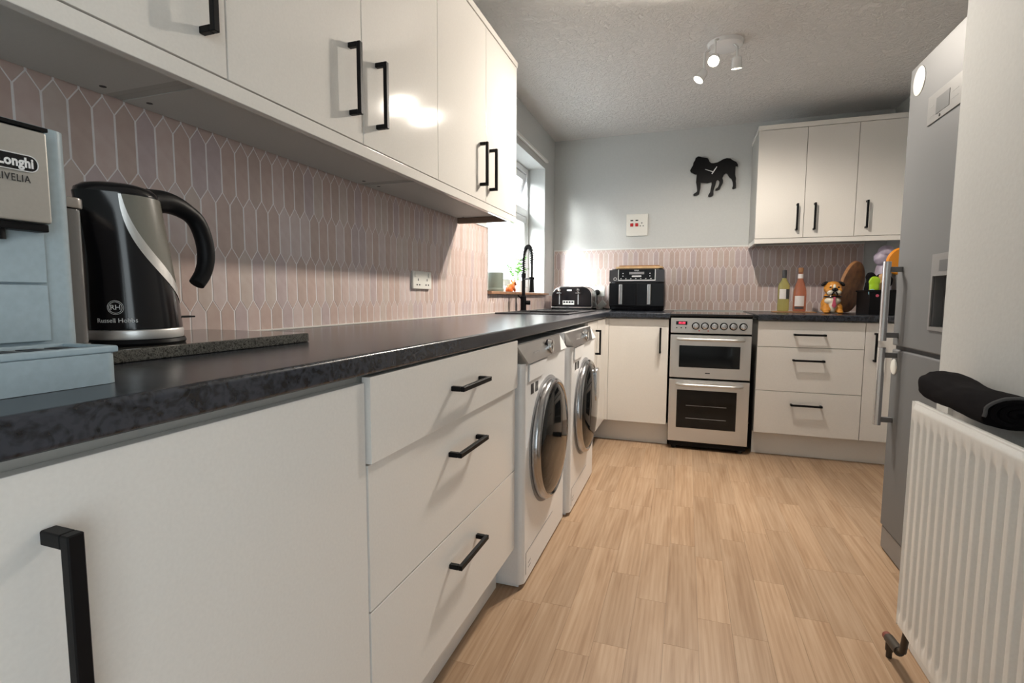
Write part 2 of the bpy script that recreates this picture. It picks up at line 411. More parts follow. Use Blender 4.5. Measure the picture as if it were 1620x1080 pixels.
# picket tiles
TP, THS, THT, TROW = .0421, .055, .0852, .1370
def clip(poly, lo, hi, ax):
    for sgn, lim in ((1, lo), (-1, -hi)):
        out = []
        for i in range(len(poly)):
            a, b = poly[i], poly[(i+1) % len(poly)]; da, db = sgn*a[ax]-lim, sgn*b[ax]-lim
            if da >= 0: out.append(a)
            if da*db < 0: t = da/(da-db); out.append(tuple(p+(q-p)*t for p, q in zip(a, b)))
        poly = out
        if len(poly) < 3: return []
    return poly
def tile_verts(poly, c, plane, base=0.0):
    """bevelled tile, poly relative to wall coords; shrunk for the joint"""
    n = len(poly); vs = []
    cx = sum(p[0] for p in poly)/n; cy = sum(p[1] for p in poly)/n
    for ins, d in ((.0021, .0008), (.0021, .0046), (.0025, .0050)):
        for i in range(n):
            p0, p1, p2 = Vector(poly[i-1]), Vector(poly[i]), Vector(poly[(i+1) % n])
            e1 = (p1-p0).normalized(); e2 = (p2-p1).normalized()
            n1 = Vector((-e1.y, e1.x)); n2 = Vector((-e2.y, e2.x))
            den = 1+n1.dot(n2); q = p1+(n1+n2)*(ins/max(den, .25))
            vs.append((q.x, q.y, d))
    fs = [tuple(range(2*n, 3*n))]
    for r in range(2):
        for k in range(n): fs.append((r*n+k, r*n+(k+1) % n, (r+1)*n+(k+1) % n, (r+1)*n+k))
    if plane == 'x': vs = [(base+d, a, b) for a, b, d in vs]       # left wall: a=y, b=z, proud towards +x
    else: vs = [(a, base-d, b) for a, b, d in vs]                  # back wall: a=x, b=z, proud towards -y
    return vs, fs
def area(p): return abs(sum(p[i][0]*p[(i+1) % len(p)][1]-p[(i+1) % len(p)][0]*p[i][1] for i in range(len(p))))/2
def tile_wall(wall, plane, tip0, u0, u1, regions, base, zrow0):
    """regions: list of (u0,u1,z0,z1); whole tiles share one mesh, slivers are joined"""
    full = None; offcuts = MB(); n = 0
    hexa = [(0, -THT), (TP/2, -THS), (TP/2, THS), (0, THT), (-TP/2, THS), (-TP/2, -THS)]
    for row in range(-1, 5):
        zc = zrow0-row*TROW
        k0 = int((u0-tip0)/TP)-2; k1 = int((u1-tip0)/TP)+2
        for k in range(k0, k1+1):
            uc = tip0+TP*(k+(.5 if row % 2 else 0))
            for (a, b, c, d) in regions:
                poly = clip(clip([(uc+p, zc+q) for p, q in hexa], a, b, 0), c, d, 1)
                if len(poly) < 3: continue
                A = area(poly)
                if A < 3e-5: continue
                if A > .999*area(hexa):
                    if full is None:
                        vs, fs = tile_verts(hexa, None, plane); full = MB().add(vs, fs).mesh('tile', smooth=False)
                    o = link(full, 'tile', 'tile', wall, (base, uc, zc) if plane == 'x' else (uc, base, zc)); n += 1
                elif A > .0013:
                    rel = [(p-uc, q-zc) for p, q in poly]; vs, fs = tile_verts(rel, None, plane)
                    link(MB().add(vs, fs).mesh('tile', smooth=False), 'tile', 'tile', wall, (base, uc, zc) if plane == 'x' else (uc, base, zc)); n += 1
                else:
                    vs, fs = tile_verts(poly, None, plane, base); offcuts.add(vs, fs)
    o = part(wall, 'tile_offcut_strip', offcuts, 'tile', smooth=False); o['kind'] = 'stuff'
    return n
TZ1 = 1.417; GT = .0044
part(wall_left, 'grout', MB().box(.0001, GT, .34, WY0, .911, TZ1).box(.0001, GT, WY0, YB-.003, .911, 1.026), 'grout', smooth=False)
tile_wall(wall_left, 'x', .553, .34, YB, [(.34, WY0-.002, .913, TZ1), (WY0-.002, YB-.008, .913, 1.026)], GT-.0043, 1.3255)
part(wall_back, 'grout', MB().box(.003, 2.36, YB-GT, YB-.0001, .911, TZ1), 'grout', smooth=False)
TP = .0417
tile_wall(wall_back, 'y', .985+TP/2, 0, 2.36, [(.008, 2.358, .913, TZ1)], YB-GT+.0043, 1.3255)
part(wall_back, 'tile_trim', MB().box(.006, 2.362, YB-.009, YB-.0002, TZ1, TZ1+.009, .002), 'white_paint')
part(wall_left, 'tile_trim', MB().box(.0002, .009, .34, WY0, TZ1, TZ1+.005).box(.0002, .009, WY0-.006, WY0, 1.05, TZ1), 'white_paint')
part(wall_left, 'sealant', MB().box(.0003, .008, .3, YB-.01, .9103, .9145), 'seal')
part(wall_back, 'sealant', MB().box(.01, 1.035, YB-.008, YB-.0003, .9103, .9145).box(1.57, 2.48, YB-.008, YB-.0003, .9103, .9145), 'seal')

# kitchen window
def frame_mb(y0, y1, z0, z1, x0, x1, w):
    mb = MB(); b = .004
    mb.box(x0, x1, y0, y1, z0, z0+w, b); mb.box(x0, x1, y0, y1, z1-w, z1, b)
    mb.box(x0, x1, y0, y0+w, z0+w, z1-w, b); mb.box(x0, x1, y1-w, y1, z0+w, z1-w, b); return mb
win = bpy.data.objects.new('window_1', None); COL.objects.link(win); win.location = (-.17, 3.4, WZ0); win['kind'] = 'structure'; win['label'] = 'white framed kitchen window with the top light ajar'
fm = frame_mb(WY0+.002, WY1-.002, WZ0+.002, WZ1-.002, -.20, -.14, .045)
ZT = 1.70
fm.box(-.20, -.14, WY0+.05, WY1-.05, ZT-.03, ZT+.03, .004); fm.box(-.20, -.14, 3.38, 3.44, ZT+.03, WZ1-.045, .004)
part(win, 'frame', fm, 'white_enamel')
for (a, b) in ((WY0+.05, WY1-.052),):
    sash = part(win, 'sash', frame_mb(a, b, WZ0+.05, ZT-.035, -.185, -.145, .05), 'white_enamel')
    part(sash, 'pane', MB().box(-.168, -.164, a+.05, b-.05, WZ0+.1, ZT-.085), 'glass', smooth=False)
sash = part(win, 'sash', frame_mb(WY0+.05, 3.375, ZT+.035, WZ1-.05, -.185, -.145, .045), 'white_enamel')
part(sash, 'pane', MB().box(-.168, -.164, WY0+.095, 3.33, ZT+.08, WZ1-.095), 'glass', smooth=False)
# top light, hung at its head and pushed outwards
def tilt(mb, ang, px, pz):
    c, s = math.cos(ang), math.sin(ang)
    mb.v = [(px+(x-px)*c+(z-pz)*s, y, pz-(x-px)*s+(z-pz)*c) for x, y, z in mb.v]; return mb
sash = part(win, 'sash', tilt(frame_mb(3.445, WY1-.052, ZT+.035, WZ1-.05, -.185, -.145, .045), .32, -.165, WZ1-.05), 'white_enamel')
part(sash, 'pane', tilt(MB().box(-.168, -.164, 3.49, WY1-.097, ZT+.08, WZ1-.095), .32, -.165, WZ1-.05), 'glass', smooth=False)
part(win, 'stay', MB().tube([(-.15, 3.98, ZT+.02), (-.19, 3.98, ZT+.05), (-.25, 3.97, ZT+.06)], .005), 'steel')
single('window_sill', 'brown wooden board along the foot of the kitchen window', 'window sill', MB().box(-.139, .032, WY0+.002, 4.10, 1.0275, 1.0455, .004, which=lambda e: all(v.co.x > 0 for v in e.verts)), 'wood_sill', (-.05, 3.4, 1.0275))
struct('trim_1', MB().box(.0005, .022, 2.70, 4.08, 2.108, 2.128, .003), 'white_paint', 'white strip running above the kitchen window')
# garden door beside the camera
gd = bpy.data.objects.new('door_1', None); COL.objects.link(gd); gd.location = (XN+.08, -1.25, 0); gd['kind'] = 'structure'; gd['label'] = 'white framed glazed garden door'
for a, b in ((GY0+.002, -1.252), (-1.248, GY1-.002)):
    lf = part(gd, 'leaf', frame_mb(a, b, .002, DZ1-.002, XN+.05, XN+.11, .07), 'white_enamel')
    part(lf, 'pane', MB().box(XN+.078, XN+.082, a+.07, b-.07, .072, DZ1-.072), 'glass', smooth=False)
struct('baseboard_right', MB().box(XN-.016, XN-.0005, GY1, YN, .0005, .075, .003).box(XN-.016, XN+.1, YN+.0005, YN+.016, .0005, .075, .003), 'white_paint', 'white skirting board below the radiator')

# ------------------------------------------------------------------ kitchen units
def handle(parent, axis, face, p, a, b, off=.035, t=.012):
    """square black D handle. axis 'xv'/'xh': on a front facing +x, vertical/horizontal; 'yv'/'yh': on a front facing -y"""
    mb = MB(); h = t/2; w = .0012
    def bx(f0, f1, u0, u1, v0, v1):
        f0, f1 = min(f0, f1), max(f0, f1)
        if axis == 'xv': mb.box(f0, f1, u0, u1, v0, v1, w, 1)
        elif axis == 'xh': mb.box(f0, f1, v0, v1, u0, u1, w, 1)
        elif axis == 'yv': mb.box(u0, u1, f0, f1, v0, v1, w, 1)
        else: mb.box(v0, v1, f0, f1, u0, u1, w, 1)
    s = 1 if axis[0] == 'x' else -1
    g = face+s*.0002
    bx(face+s*(off-.011), face+s*off, p-h, p+h, a, b)
    bx(g, face+s*(off-.011), p-h, p+h, a, a+t); bx(g, face+s*(off-.011), p-h, p+h, b-t, b)
    return part(parent, 'handle', mb, 'black', 'black square bar handle', smooth=False)
def front_x(parent, name, x, y0, y1, z0, z1, mat='cab_satin', t=.018):
    return part(parent, name, MB().box(x-t, x, y0+.0015, y1-.0015, z0, z1, .0015, 2), mat)
def front_y(parent, name, y, x0, x1, z0, z1, mat='cab', t=.018):
    return part(parent, name, MB().box(x0+.0015, x1-.0015, y, y+t, z0, z1, .0015, 2), mat)
DF = .605; ZB, ZT0 = .154, .867
# left base units
c = thing('base_cabinet', 'white base cabinet with one wide door and black bar handle, under the coffee machine', 'cabinet', (.3, .435, 0))
part(c, 'body', MB().box(.012, DF-.0185, .1765, .6935, .15, .8705), 'carcass', smooth=False)
d = front_x(c, 'door', DF, .177, .6935, ZB, .858); handle(d, 'xv', DF, .222, .615, .803, .038, .0135)
c = thing('base_cabinet', 'narrow plain white filler cabinet at the open end of the worktop', 'cabinet', (.3, .06, 0))
part(c, 'body', MB().box(.012, DF-.0185, -.05, .1745, .15, .8705), 'carcass', smooth=False)
front_x(c, 'door', DF, -.05, .175, ZB, .858)
c = thing('drawer_unit', 'white three-drawer base unit between the wide door and the first washing machine', 'drawers', (.3, 1.108, 0))
part(c, 'body', MB().box(.012, DF-.0185, .6965, 1.5215, .15, .8705), 'carcass', smooth=False)
for x, z0, z1, zh in ((DF+.008, .7095, ZT0, .792), (DF, .4305, .7065, .631), (DF, ZB, .4275, .350)):
    d = front_x(c, 'drawer_front', x, .696, 1.5225, z0, z1); handle(d, 'xh', x, zh, 1.02, 1.198)
c = thing('base_cabinet', 'narrow white base cabinet between the second washing machine and the corner', 'cabinet', (.3, 3.1, 0))
part(c, 'body', MB().box(.485, DF-.0185, 2.82, 3.135, .15, .8705), 'carcass', smooth=False)
d = front_x(c, 'door', DF, 2.82, 3.138, ZB, ZT0, 'cab'); handle(d, 'xv', DF, 3.085, .655, .81)
# back base units
BF = 3.477
c = thing('base_cabinet', 'white corner base cabinet with glossy door, left of the cooker, under the air fryer', 'cabinet', (.8, 3.8, 0))
part(c, 'body', MB().box(.6, 1.0265, BF+.0185, 4.36, .15, .8705), 'carcass', smooth=False)
part(c, 'corner_post', MB().box(.589, DF+.002, 3.142, BF-.002, ZB, ZT0, .001).box(.589, .629, BF-.002, BF+.016, ZB, ZT0, .001), 'cab')
d = front_y(c, 'door', BF, .629, 1.028, ZB, ZT0); handle(d, 'yv', BF, .976, .64, .811)
c = thing('drawer_unit', 'white three-drawer base unit to the right of the cooker, under the wine bottles', 'drawers', (1.86, 3.8, 0))
part(c, 'body', MB().box(1.5675, 2.1475, BF+.0185, 4.36, .15, .8705), 'carcass', smooth=False)
for z0, z1, zh in ((.7075, ZT0, .787), (.4285, .7045, .628), (ZB, .4255, .347)):
    d = front_y(c, 'drawer_front', BF, 1.566, 2.149, z0, z1, 'cab_satin'); handle(d, 'yh', BF, zh, 1.768, 1.942)
c = thing('base_cabinet', 'narrow white base cabinet beside the drawers, partly hidden by the fridge handles', 'cabinet', (2.3, 3.8, 0))
part(c, 'body', MB().box(2.1505, 2.49, BF+.0185, 4.36, .15, .8705), 'carcass', smooth=False)
d = front_y(c, 'door', BF, 2.149, 2.492, ZB, ZT0, 'cab_satin'); handle(d, 'yv', BF, 2.199, .637, .809)
# plinths
single('plinth', 'white plinth board under the near drawers and wide door', 'plinth', MB().box(.52, .5386, -.05, 1.5215, .0005, .1495, .001), 'cab_satin', (.53, .8, 0))
single('plinth', 'white plinth board under the corner cabinet left of the cooker', 'plinth', MB().box(.50, 1.0365, 3.546, 3.564, .0005, .1495, .001), 'cab_satin', (.78, 3.555, 0))
single('plinth', 'white plinth board right of the cooker, running behind the fridge', 'plinth', MB().box(1.567, 2.49, 3.546, 3.564, .0005, .1495, .001), 'cab_satin', (2.0, 3.555, 0))
# worktops
SX0, SX1, SY0, SY1 = .085, .47, 2.84, 3.36       # basin cut-out
xs = [.0105, SX0, SX1, .615, 1.036]; ys = [-.05, SY0, SY1, 3.453, YB-.0095]
single('worktop', 'black granite effect worktop running along the left wall into the corner', 'worktop',
       cells(xs, ys, .872, .91, lambda i, j: (i < 3 or j == 3) and not (i == 1 and j == 1), .007), 'worktop', (.3, 2, .872))
single('worktop', 'short black worktop right of the cooker carrying bottles and ceramic dog', 'worktop',
       cells([1.562, 2.494], [3.453, YB-.0095], .872, .91, lambda i, j: True, .007), 'worktop', (2, 3.9, .872))

# wall cabinets, left
UF = .3215; UZ0, UZ1 = 1.4064, 2.1102
def wall_unit(y0, ym, y1, label, doors):
    c = thing('wall_cabinet', label, 'cabinet', (.16, (y0+y1)/2, 1.411))
    part(c, 'body', MB().box(.0125, UF-.0195, y0+.0005, y1-.0005, 1.4125, UZ1), 'carcass', smooth=False)
    part(c, 'base_panel', MB().box(.0125, UF-.0215, y0+.019, y1-.019, 1.4105, 1.4122), 'underside', smooth=False)
    for yy in (y0+.045, y1-.045): part(c, 'screw_hole', MB().cyl((.055, yy, 1.4100), (.055, yy, 1.4107), .006, n=14), 'print_dark')
    for a, b, hy in doors:
        d = front_x(c, 'door', UF, a, b, UZ0, UZ1-.0005, 'cab'); handle(d, 'xv', UF, hy, 1.461, 1.634, .036)
    return c
wall_unit(-.136, .279, .694, 'gloss white wall cabinet over the coffee machine and kettle', [(-.136, .279, .10), (.279, .694, .643)])
wall_unit(.694, 1.109, 1.532, 'gloss white double wall cabinet between the kettle and the wall socket', [(.694, 1.109, 1.056), (1.109, 1.532, 1.172)])
wall_unit(1.532, 1.966, 2.364, 'gloss white double wall cabinet next to the kitchen window', [(1.532, 1.966, 1.903), (1.966, 2.364, 2.008)])
single('light_pelmet', 'white pelmet strip under the left row of wall cabinets', 'pelmet', MB().box(UF-.020, UF, -.136, 2.366, 1.3735, 1.4040, .0025, 2), 'cab', (UF, 1.1, 1.3735))
single('cornice', 'white cornice strip along the top of the left wall cabinets', 'cornice', MB().box(.0125, UF+.004, -.136, 2.368, UZ1+.001, 2.138, .003, 2), 'cab', (.16, 1.1, UZ1))
single('wood_batten', 'brown batten under the open end of the left wall cabinets', 'batten', MB().box(.0125, UF-.022, 2.338, 2.362, 1.383, 1.4100, .002), 'brown_batten', (.02, 2.2, 1.385))
# wall cabinets, back right
BU = 3.98; BZ0, BZ1 = 1.431, 2.180
c = thing('wall_cabinet', 'cream white triple-door wall cabinet above the wine bottles and ceramic dog', 'cabinet', (2.04, 4.18, BZ0))
part(c, 'body', MB().box(1.579, 2.497, BU+.0195, YB-.0095, BZ0+.004, BZ1), 'carcass', smooth=False)
for a, b, hx in ((1.578, 1.883, 1.838), (1.883, 2.188, 1.946), (2.188, 2.496, 2.252)):
    d = front_y(c, 'door', BU, a, b, BZ0+.003, BZ1-.001); handle(d, 'yv', BU, hx, 1.482, 1.664)
part(c, 'pelmet', MB().box(1.578, 2.496, BU, BU+.018, 1.3985, BZ0, .002).box(1.578, 1.596, BU+.0185, YB-.0095, 1.3985, BZ0+.003, .002), 'cab')
part(c, 'cornice', MB().box(1.574, 2.497, BU-.006, YB-.003, BZ1+.001, 2.214, .003), 'cab')

# ------------------------------------------------------------------ washing machines
def washer(y0, dx, label, hatch):
    y1 = y0+.612; yc = (y0+y1)/2; XF = .632+dx
    c = thing('washing_machine', label, 'washing machine', (.33, yc, 0))
    part(c, 'body', MB().box(.04, XF, y0, y1, .016, .786, .022, 4, lambda e: all(v.co.x > .3 for v in e.verts) and abs(e.verts[0].co.z-e.verts[1].co.z) > .1).box(.04, XF-.034, y0, y1, .786, .85).box(.06, XF-.02, y0+.01, y1-.01, .002, .016), 'white_enamel')
    part(c, 'top_cover', MB().box(.04, XF-.22, y0+.004, y1-.004, .8505, .8585, .003), 'white_enamel')
    # slanted control fascia
    e = .0006
    poly = [(y0+.004, .848), (y0+.018, .7865), (y1-.14, .7865), (y1-.105, .802), (y1-.004, .848)]
    mb = MB(); n = len(poly); fx = lambda z: XF+.010-(z-.786)*.62
    va = [(XF-.0335, a, b) for a, b in poly]; vb = [(fx(b), a, b) for a, b in poly]
    mb.add(va+vb, [tuple(range(n))[::-1], tuple(range(n, 2*n))]+[(i, (i+1) % n, n+(i+1) % n, n+i) for i in range(n)])
    part(c, 'control_panel', mb, 'steel_dark', 'slanted brushed grey control panel', smooth=False)
    part(c, 'fascia_corner', MB().add([(XF-.0335, y1-.138, .7863), (XF-.0335, y1-.002, .7863), (XF-.0335, y1-.002, .846), (fx(.7863)-.006, y1-.138, .7863), (fx(.7863)-.006, y1-.002, .7863), (fx(.846)-.003, y1-.002, .846), (XF-.0335, y1-.104, .801), (fx(.801)-.004, y1-.104, .801)], [(0, 1, 2, 6), (3, 7, 5, 4), (0, 3, 4, 1), (1, 4, 5, 2), (2, 5, 7, 6), (6, 7, 3, 0)]), 'white_enamel', smooth=False)
    kx = fx(.823)
    part(c, 'programme_knob', MB().lathe([(.028, 0), (.029, .012), (.026, .022), (.019, .0245), (0, .0245)], (kx, yc+.03, .817), 'x', 32), 'chrome', 'chrome programme knob')
    part(c, 'logo_print', MB().box(fx(.812)+.0002, fx(.812)+.0008, y0+.13, y0+.20, .810, .816), 'print_grey', smooth=False)
    part(c, 'detergent_drawer', MB().prism([(y0+.045, .780), (y0+.04, .722), (yc-.09, .722), (yc-.03, .780)], 'yz', XF+e, XF+.006, .002), 'white_enamel')
    for k in (0, 1): part(c, 'energy_sticker', MB().box(XF+.0003, XF+.0009, y0+.075+.055*k, y0+.110+.055*k, .672, .708), 'print_dark', smooth=False)
    # door
    zc = .462
    dr = part(c, 'door', MB().lathe([(.232, .0006), (.236, .008), (.234, .022), (.227, .032), (.218, .035), (.211, .030)], (XF, yc, zc), 'x', 72), 'ring_steel', 'round chrome rimmed porthole door')
    part(dr, 'glass', MB().lathe([(.2115, .0295), (.206, .034), (.178, .044), (.12, .051), (.05, .054), (0, .0545)], (XF, yc, zc), 'x', 64), 'oven_glass', 'dark bulging door glass')
    part(dr, 'surround', MB().lathe([(.246, .0004), (.2455, .003), (.2335, .003)], (XF, yc, zc), 'x', 72), 'print_grey')
    if hatch:
        part(dr, 'hatch', MB().prism(rrect(yc+.035, yc+.125, zc+.015, zc+.185, .03), 'yz', XF+.040, XF+.058, .004), 'alu', 'silver hatch in the upper door')
    part(c, 'kick_line', MB().box(XF+.0003, XF+.0012, y0+.03, y0+.40, .118, .1205).box(XF+.0003, XF+.0012, y0+.03, y0+.0325, .04, .118), 'print_grey', smooth=False)
    for k in range(6): part(c, 'vent_hole', MB().cyl((XF+.0003, y0+.06+.012*(k % 3), .055+.016*(k//3)), (XF+.0010, y0+.06+.012*(k % 3), .055+.016*(k//3)), .003, n=8), 'print_grey')
    return c
washer(1.537, .0, 'white front-loading washing machine standing next to the three-drawer unit', False)
washer(2.168, .022, 'white front-loading washer with a silver hatch in its porthole, next to the corner', True)

# ------------------------------------------------------------------ cooker
def cooker():
    x0, x1, yf = 1.041, 1.531, 3.45
    c = thing('cooker', 'freestanding stainless steel double oven cooker with six knobs', 'cooker', ((x0+x1)/2, 3.75, 0))
    part(c, 'body', MB().box(x0-.002, x1+.002, yf+.03, 4.05, .05, .890), 'black', smooth=False)
    part(c, 'hob', MB().box(x0-.006, x1+.006, yf-.004, 4.05, .8905, .906, .004), 'hob_glass', 'black glass hob top')
    cp = part(c, 'control_panel', MB().box(x0, x1, yf, yf+.0295, .781, .8795, .003), 'steel')
    for kx in (1.195, 1.251, 1.308, 1.365, 1.421, 1.479):
        k = part(c, 'knob', MB().lathe([(.0, -.001), (.024, -.001), (.024, -.006), (.020, -.010)][::-1], (kx, yf, .829), 'y', 28), 'black')
        part(k, 'knob_cap', MB().lathe([(.0185, -.009), (.0175, -.024), (.0150, -.026), (0, -.026)], (kx, yf, .829), 'y', 28).box(kx-.003, kx+.003, yf-.030, yf-.0262, .816, .845, .001), 'alu', 'silver knob cap')
    dsp = part(c, 'clock_display', MB().box(1.073, 1.143, yf-.0014, yf-.0002, .835, .858), 'black_gloss', smooth=False)
    part(dsp, 'digits', text_mb('88:88', .019, lambda u, v, w: (1.110+u, yf-.0018-w, .8465+v)), 'led', 'red clock digits', smooth=False)
    for k in range(3): part(c, 'clock_button', MB().cyl((1.078+.028*k, yf-.002, .815), (1.078+.028*k, yf-.0002, .815), .004, n=12), 'black')
    for kx in (1.217, 1.272): part(c, 'indicator_lamp', MB().cyl((kx, yf-.002, .798), (kx, yf-.0002, .798), .004, n=12), 'red')
    def door(z0, z1, g0, g1, hz, gx0, gx1):
        d = part(c, 'oven_door', MB().box(x0, x1, yf, yf+.028, z0, z1, .003), 'steel')
        g = part(d, 'door_glass', MB().box(gx0, gx1, yf-.0012, yf-.0002, g0, g1), 'oven_glass', 'dark oven glass', smooth=False)
        pts = []
        for k in range(21):
            t = k/20; x = 1.088+(1.488-1.088)*t; b = min(1, min(t, 1-t)/.10); b = math.sin(b*PI/2)
            pts.append((x, yf-.001-.040*b, hz))
        part(d, 'handle', MB().tube(pts, .0095, 14), 'steel', 'bowed steel tube handle')
        return d
    d = door(.486, .769, .556, .700, .742, 1.098, 1.468)
    part(d, 'logo_print', MB().box(1.262, 1.292, yf-.0008, yf-.0002, .518, .524), 'print_dark', smooth=False)
    d = door(.056, .473, .150, .405, .443, 1.092, 1.458)
    for zz in (.30, .215): part(d, 'shelf_line', MB().box(1.15, 1.40, yf-.0017, yf-.0013, zz, zz+.003), 'print_grey', smooth=False)
    part(c, 'plinth', MB().box(x0+.01, x1-.01, yf+.012, 4.0, .022, .0495), 'black', smooth=False)
    for xx in (x0+.04, x1-.04):
        for yy in (yf+.05, 3.98): part(c, 'foot', MB().cyl((xx, yy, .0005), (xx, yy, .0215), .018, n=14), 'rubber')
cooker()

# ------------------------------------------------------------------ sink and tap
def sink():
    c = thing('kitchen_sink', 'black composite inset sink with drainer below the kitchen window', 'sink', (.28, 3.28, .91))
    xs = [.045, SX0+.01, SX1-.01, .50]; ys = [2.795, SY0+.01, SY1-.01, 3.76]
    part(c, 'deck', cells(xs, ys, .9104, .9175, lambda i, j: not (i == 1 and j == 1), .002), 'sink')
    b = MB(); a0, a1, b0, b1 = SX0+.008, SX1-.008, SY0+.008, SY1-.008; zb = .72
    b.box(a0, a1, b0, b0+.006, zb, .911).box(a0, a1, b1-.006, b1, zb, .911).box(a0, a0+.006, b0+.006, b1-.006, zb, .911).box(a1-.006, a1, b0+.006, b1-.006, zb, .911).box(a0, a1, b0, b1, zb-.006, zb)
    part(c, 'basin', b, 'sink', smooth=False)
    for k in range(6): part(c, 'drainer_rib', MB().box(.12+.055*k, .128+.055*k, 3.42, 3.70, .9176, .9205, .001), 'sink')
    part(c, 'waste', MB().lathe([(.04, .001), (.036, .004), (.01, .002), (0, .002)], ((a0+a1)/2, (b0+b1)/2, zb), 'z', 24), 'chrome')
sink()
def tap():
    bx, by, z = .130, 3.10, .9178          # base sits on the sink deck edge
    bx, by = .063, 3.30
    c = thing('kitchen_tap', 'tall matt black spring-neck kitchen tap with pull-down spray', 'tap', (bx, by, z))
    d = Vector((.11, -.166, 0))            # towards the spray head
    part(c, 'base', MB().lathe([(.024, 0), (.024, .004), (.020, .006), (.020, .098), (.016, .102), (0, .102)], (bx, by, z), 'z', 24), 'black')
    part(c, 'column', MB().cyl((bx, by, z+.1021), (bx, by, z+.245), .0125, n=18).cyl((bx, by, z+.225), (bx, by, z+.2551), .0155, n=18), 'black')
    part(c, 'lever', MB().cyl((bx+.018, by, z+.055), (bx+.046, by+.012, z+.055), .015, n=18).tube([(bx-.018, by, z+.085), (bx-.036, by-.01, z+.105)], .005), 'black')
    path = []
    for k in range(13): path.append(Vector((bx, by, z+.255+.008*k)))
    h0 = path[-1].z; R = .10
    for k in range(1, 41):
        a = PI*k/40; path.append(Vector((bx, by, h0))+d*.5*(1-math.cos(a))+Vector((0, 0, .078*math.sin(a))))
    for k in range(1, 8): path.append(path[-1]+Vector((0, 0, -.006)))
    hose = part(c, 'hose', MB().tube(path, .0065, 10), 'black')
    # coil spring round the hose
    L = [0]
    for p, q in zip(path, path[1:]): L.append(L[-1]+(q-p).length)
    coil = []; turns = 30; n = turns*10
    for i in range(n+1):
        s = L[-1]*i/n; j = max(k for k in range(len(L)) if L[k] <= s+1e-9); j = min(j, len(path)-2)
        t = (s-L[j])/(L[j+1]-L[j]); p = path[j].lerp(path[j+1], t); T = (path[j+1]-path[j]).normalized()
        sd = Vector((-d.y, d.x, 0)).normalized(); w = T.cross(sd); a = 2*PI*turns*i/n
        coil.append(p+(sd*math.cos(a)+w*math.sin(a))*.0115)
    part(c, 'spring', MB().tube(coil, .0022, 6), 'black', 'black coil spring round the hose')
    e = path[-1]
    part(c, 'spray_head', MB().tube([e, (e.x, e.y, e.z-.10), (e.x, e.y, e.z-.105), (e.x, e.y, e.z-.175), (e.x, e.y, e.z-.185)], [.007, .007, .014, .0155, .019], 16), 'black')
    part(c, 'holder_arm', MB().tube([(bx, by, z+.215), (e.x, e.y, z+.215)], .0045, 10).lathe([(.018, -.008), (.018, .008), (.0148, .008), (.0148, -.008), (.018, -.008)], (e.x, e.y, z+.215), 'z', 20), 'black')
tap()

# ------------------------------------------------------------------ sill objects
def plant_pot():
    c = thing('plant_pot', 'round grey-green ceramic pot on the window sill', 'pot', (-.045, 3.03, 1.0456))
    p = (-.045, 3.03, 1.0458)
    part(c, 'pot', MB().lathe([(0, .012), (.050, .012), (.053, .024), (.054, .118), (.051, .122), (.048, .118), (.047, .03), (0, .03)], p, 'z', 36), 'pot')
    part(c, 'saucer', MB().lathe([(0, 0), (.054, 0), (.058, .010), (.056, .020), (.0535, .022), (.053, .0118), (0, .0115)], p, 'z', 36), 'pot')
plant_pot()
def cow_figure():
    x, y, z = -.02, 3.27, 1.0457
    mb = blob([((x, y, z+.036), (.026, .040, .022)), ((x+.002, y-.040, z+.020), (.022, .024, .020)), ((x, y+.034, z+.036), (.020, .022, .028)),
               ((x+.003, y+.062, z+.062), (.015, .018, .016)), ((x+.004, y+.080, z+.055), (.012, .012, .011)), ((x+.012, y+.052, z+.016), (.008, .010, .016)), ((x-.012, y+.052, z+.016), (.008, .010, .016)),
               ((x+.016, y-.030, z+.010), (.010, .022, .010)), ((x-.016, y-.030, z+.010), (.010, .022, .010)), ((x+.012, y+.052, z+.078), (.005, .006, .013)), ((x-.012, y+.052, z+.078), (.005, .006, .013))], .003)
    zmin = min(v[2] for v in mb.v); mb.v = [(a, b, q-zmin+z) for a, b, q in mb.v]
    c = thing('animal_figurine', 'small bright orange ceramic animal figurine on the window sill', 'figurine', (x, y, z))
    part(c, 'figure', mb, 'orange')
cow_figure()
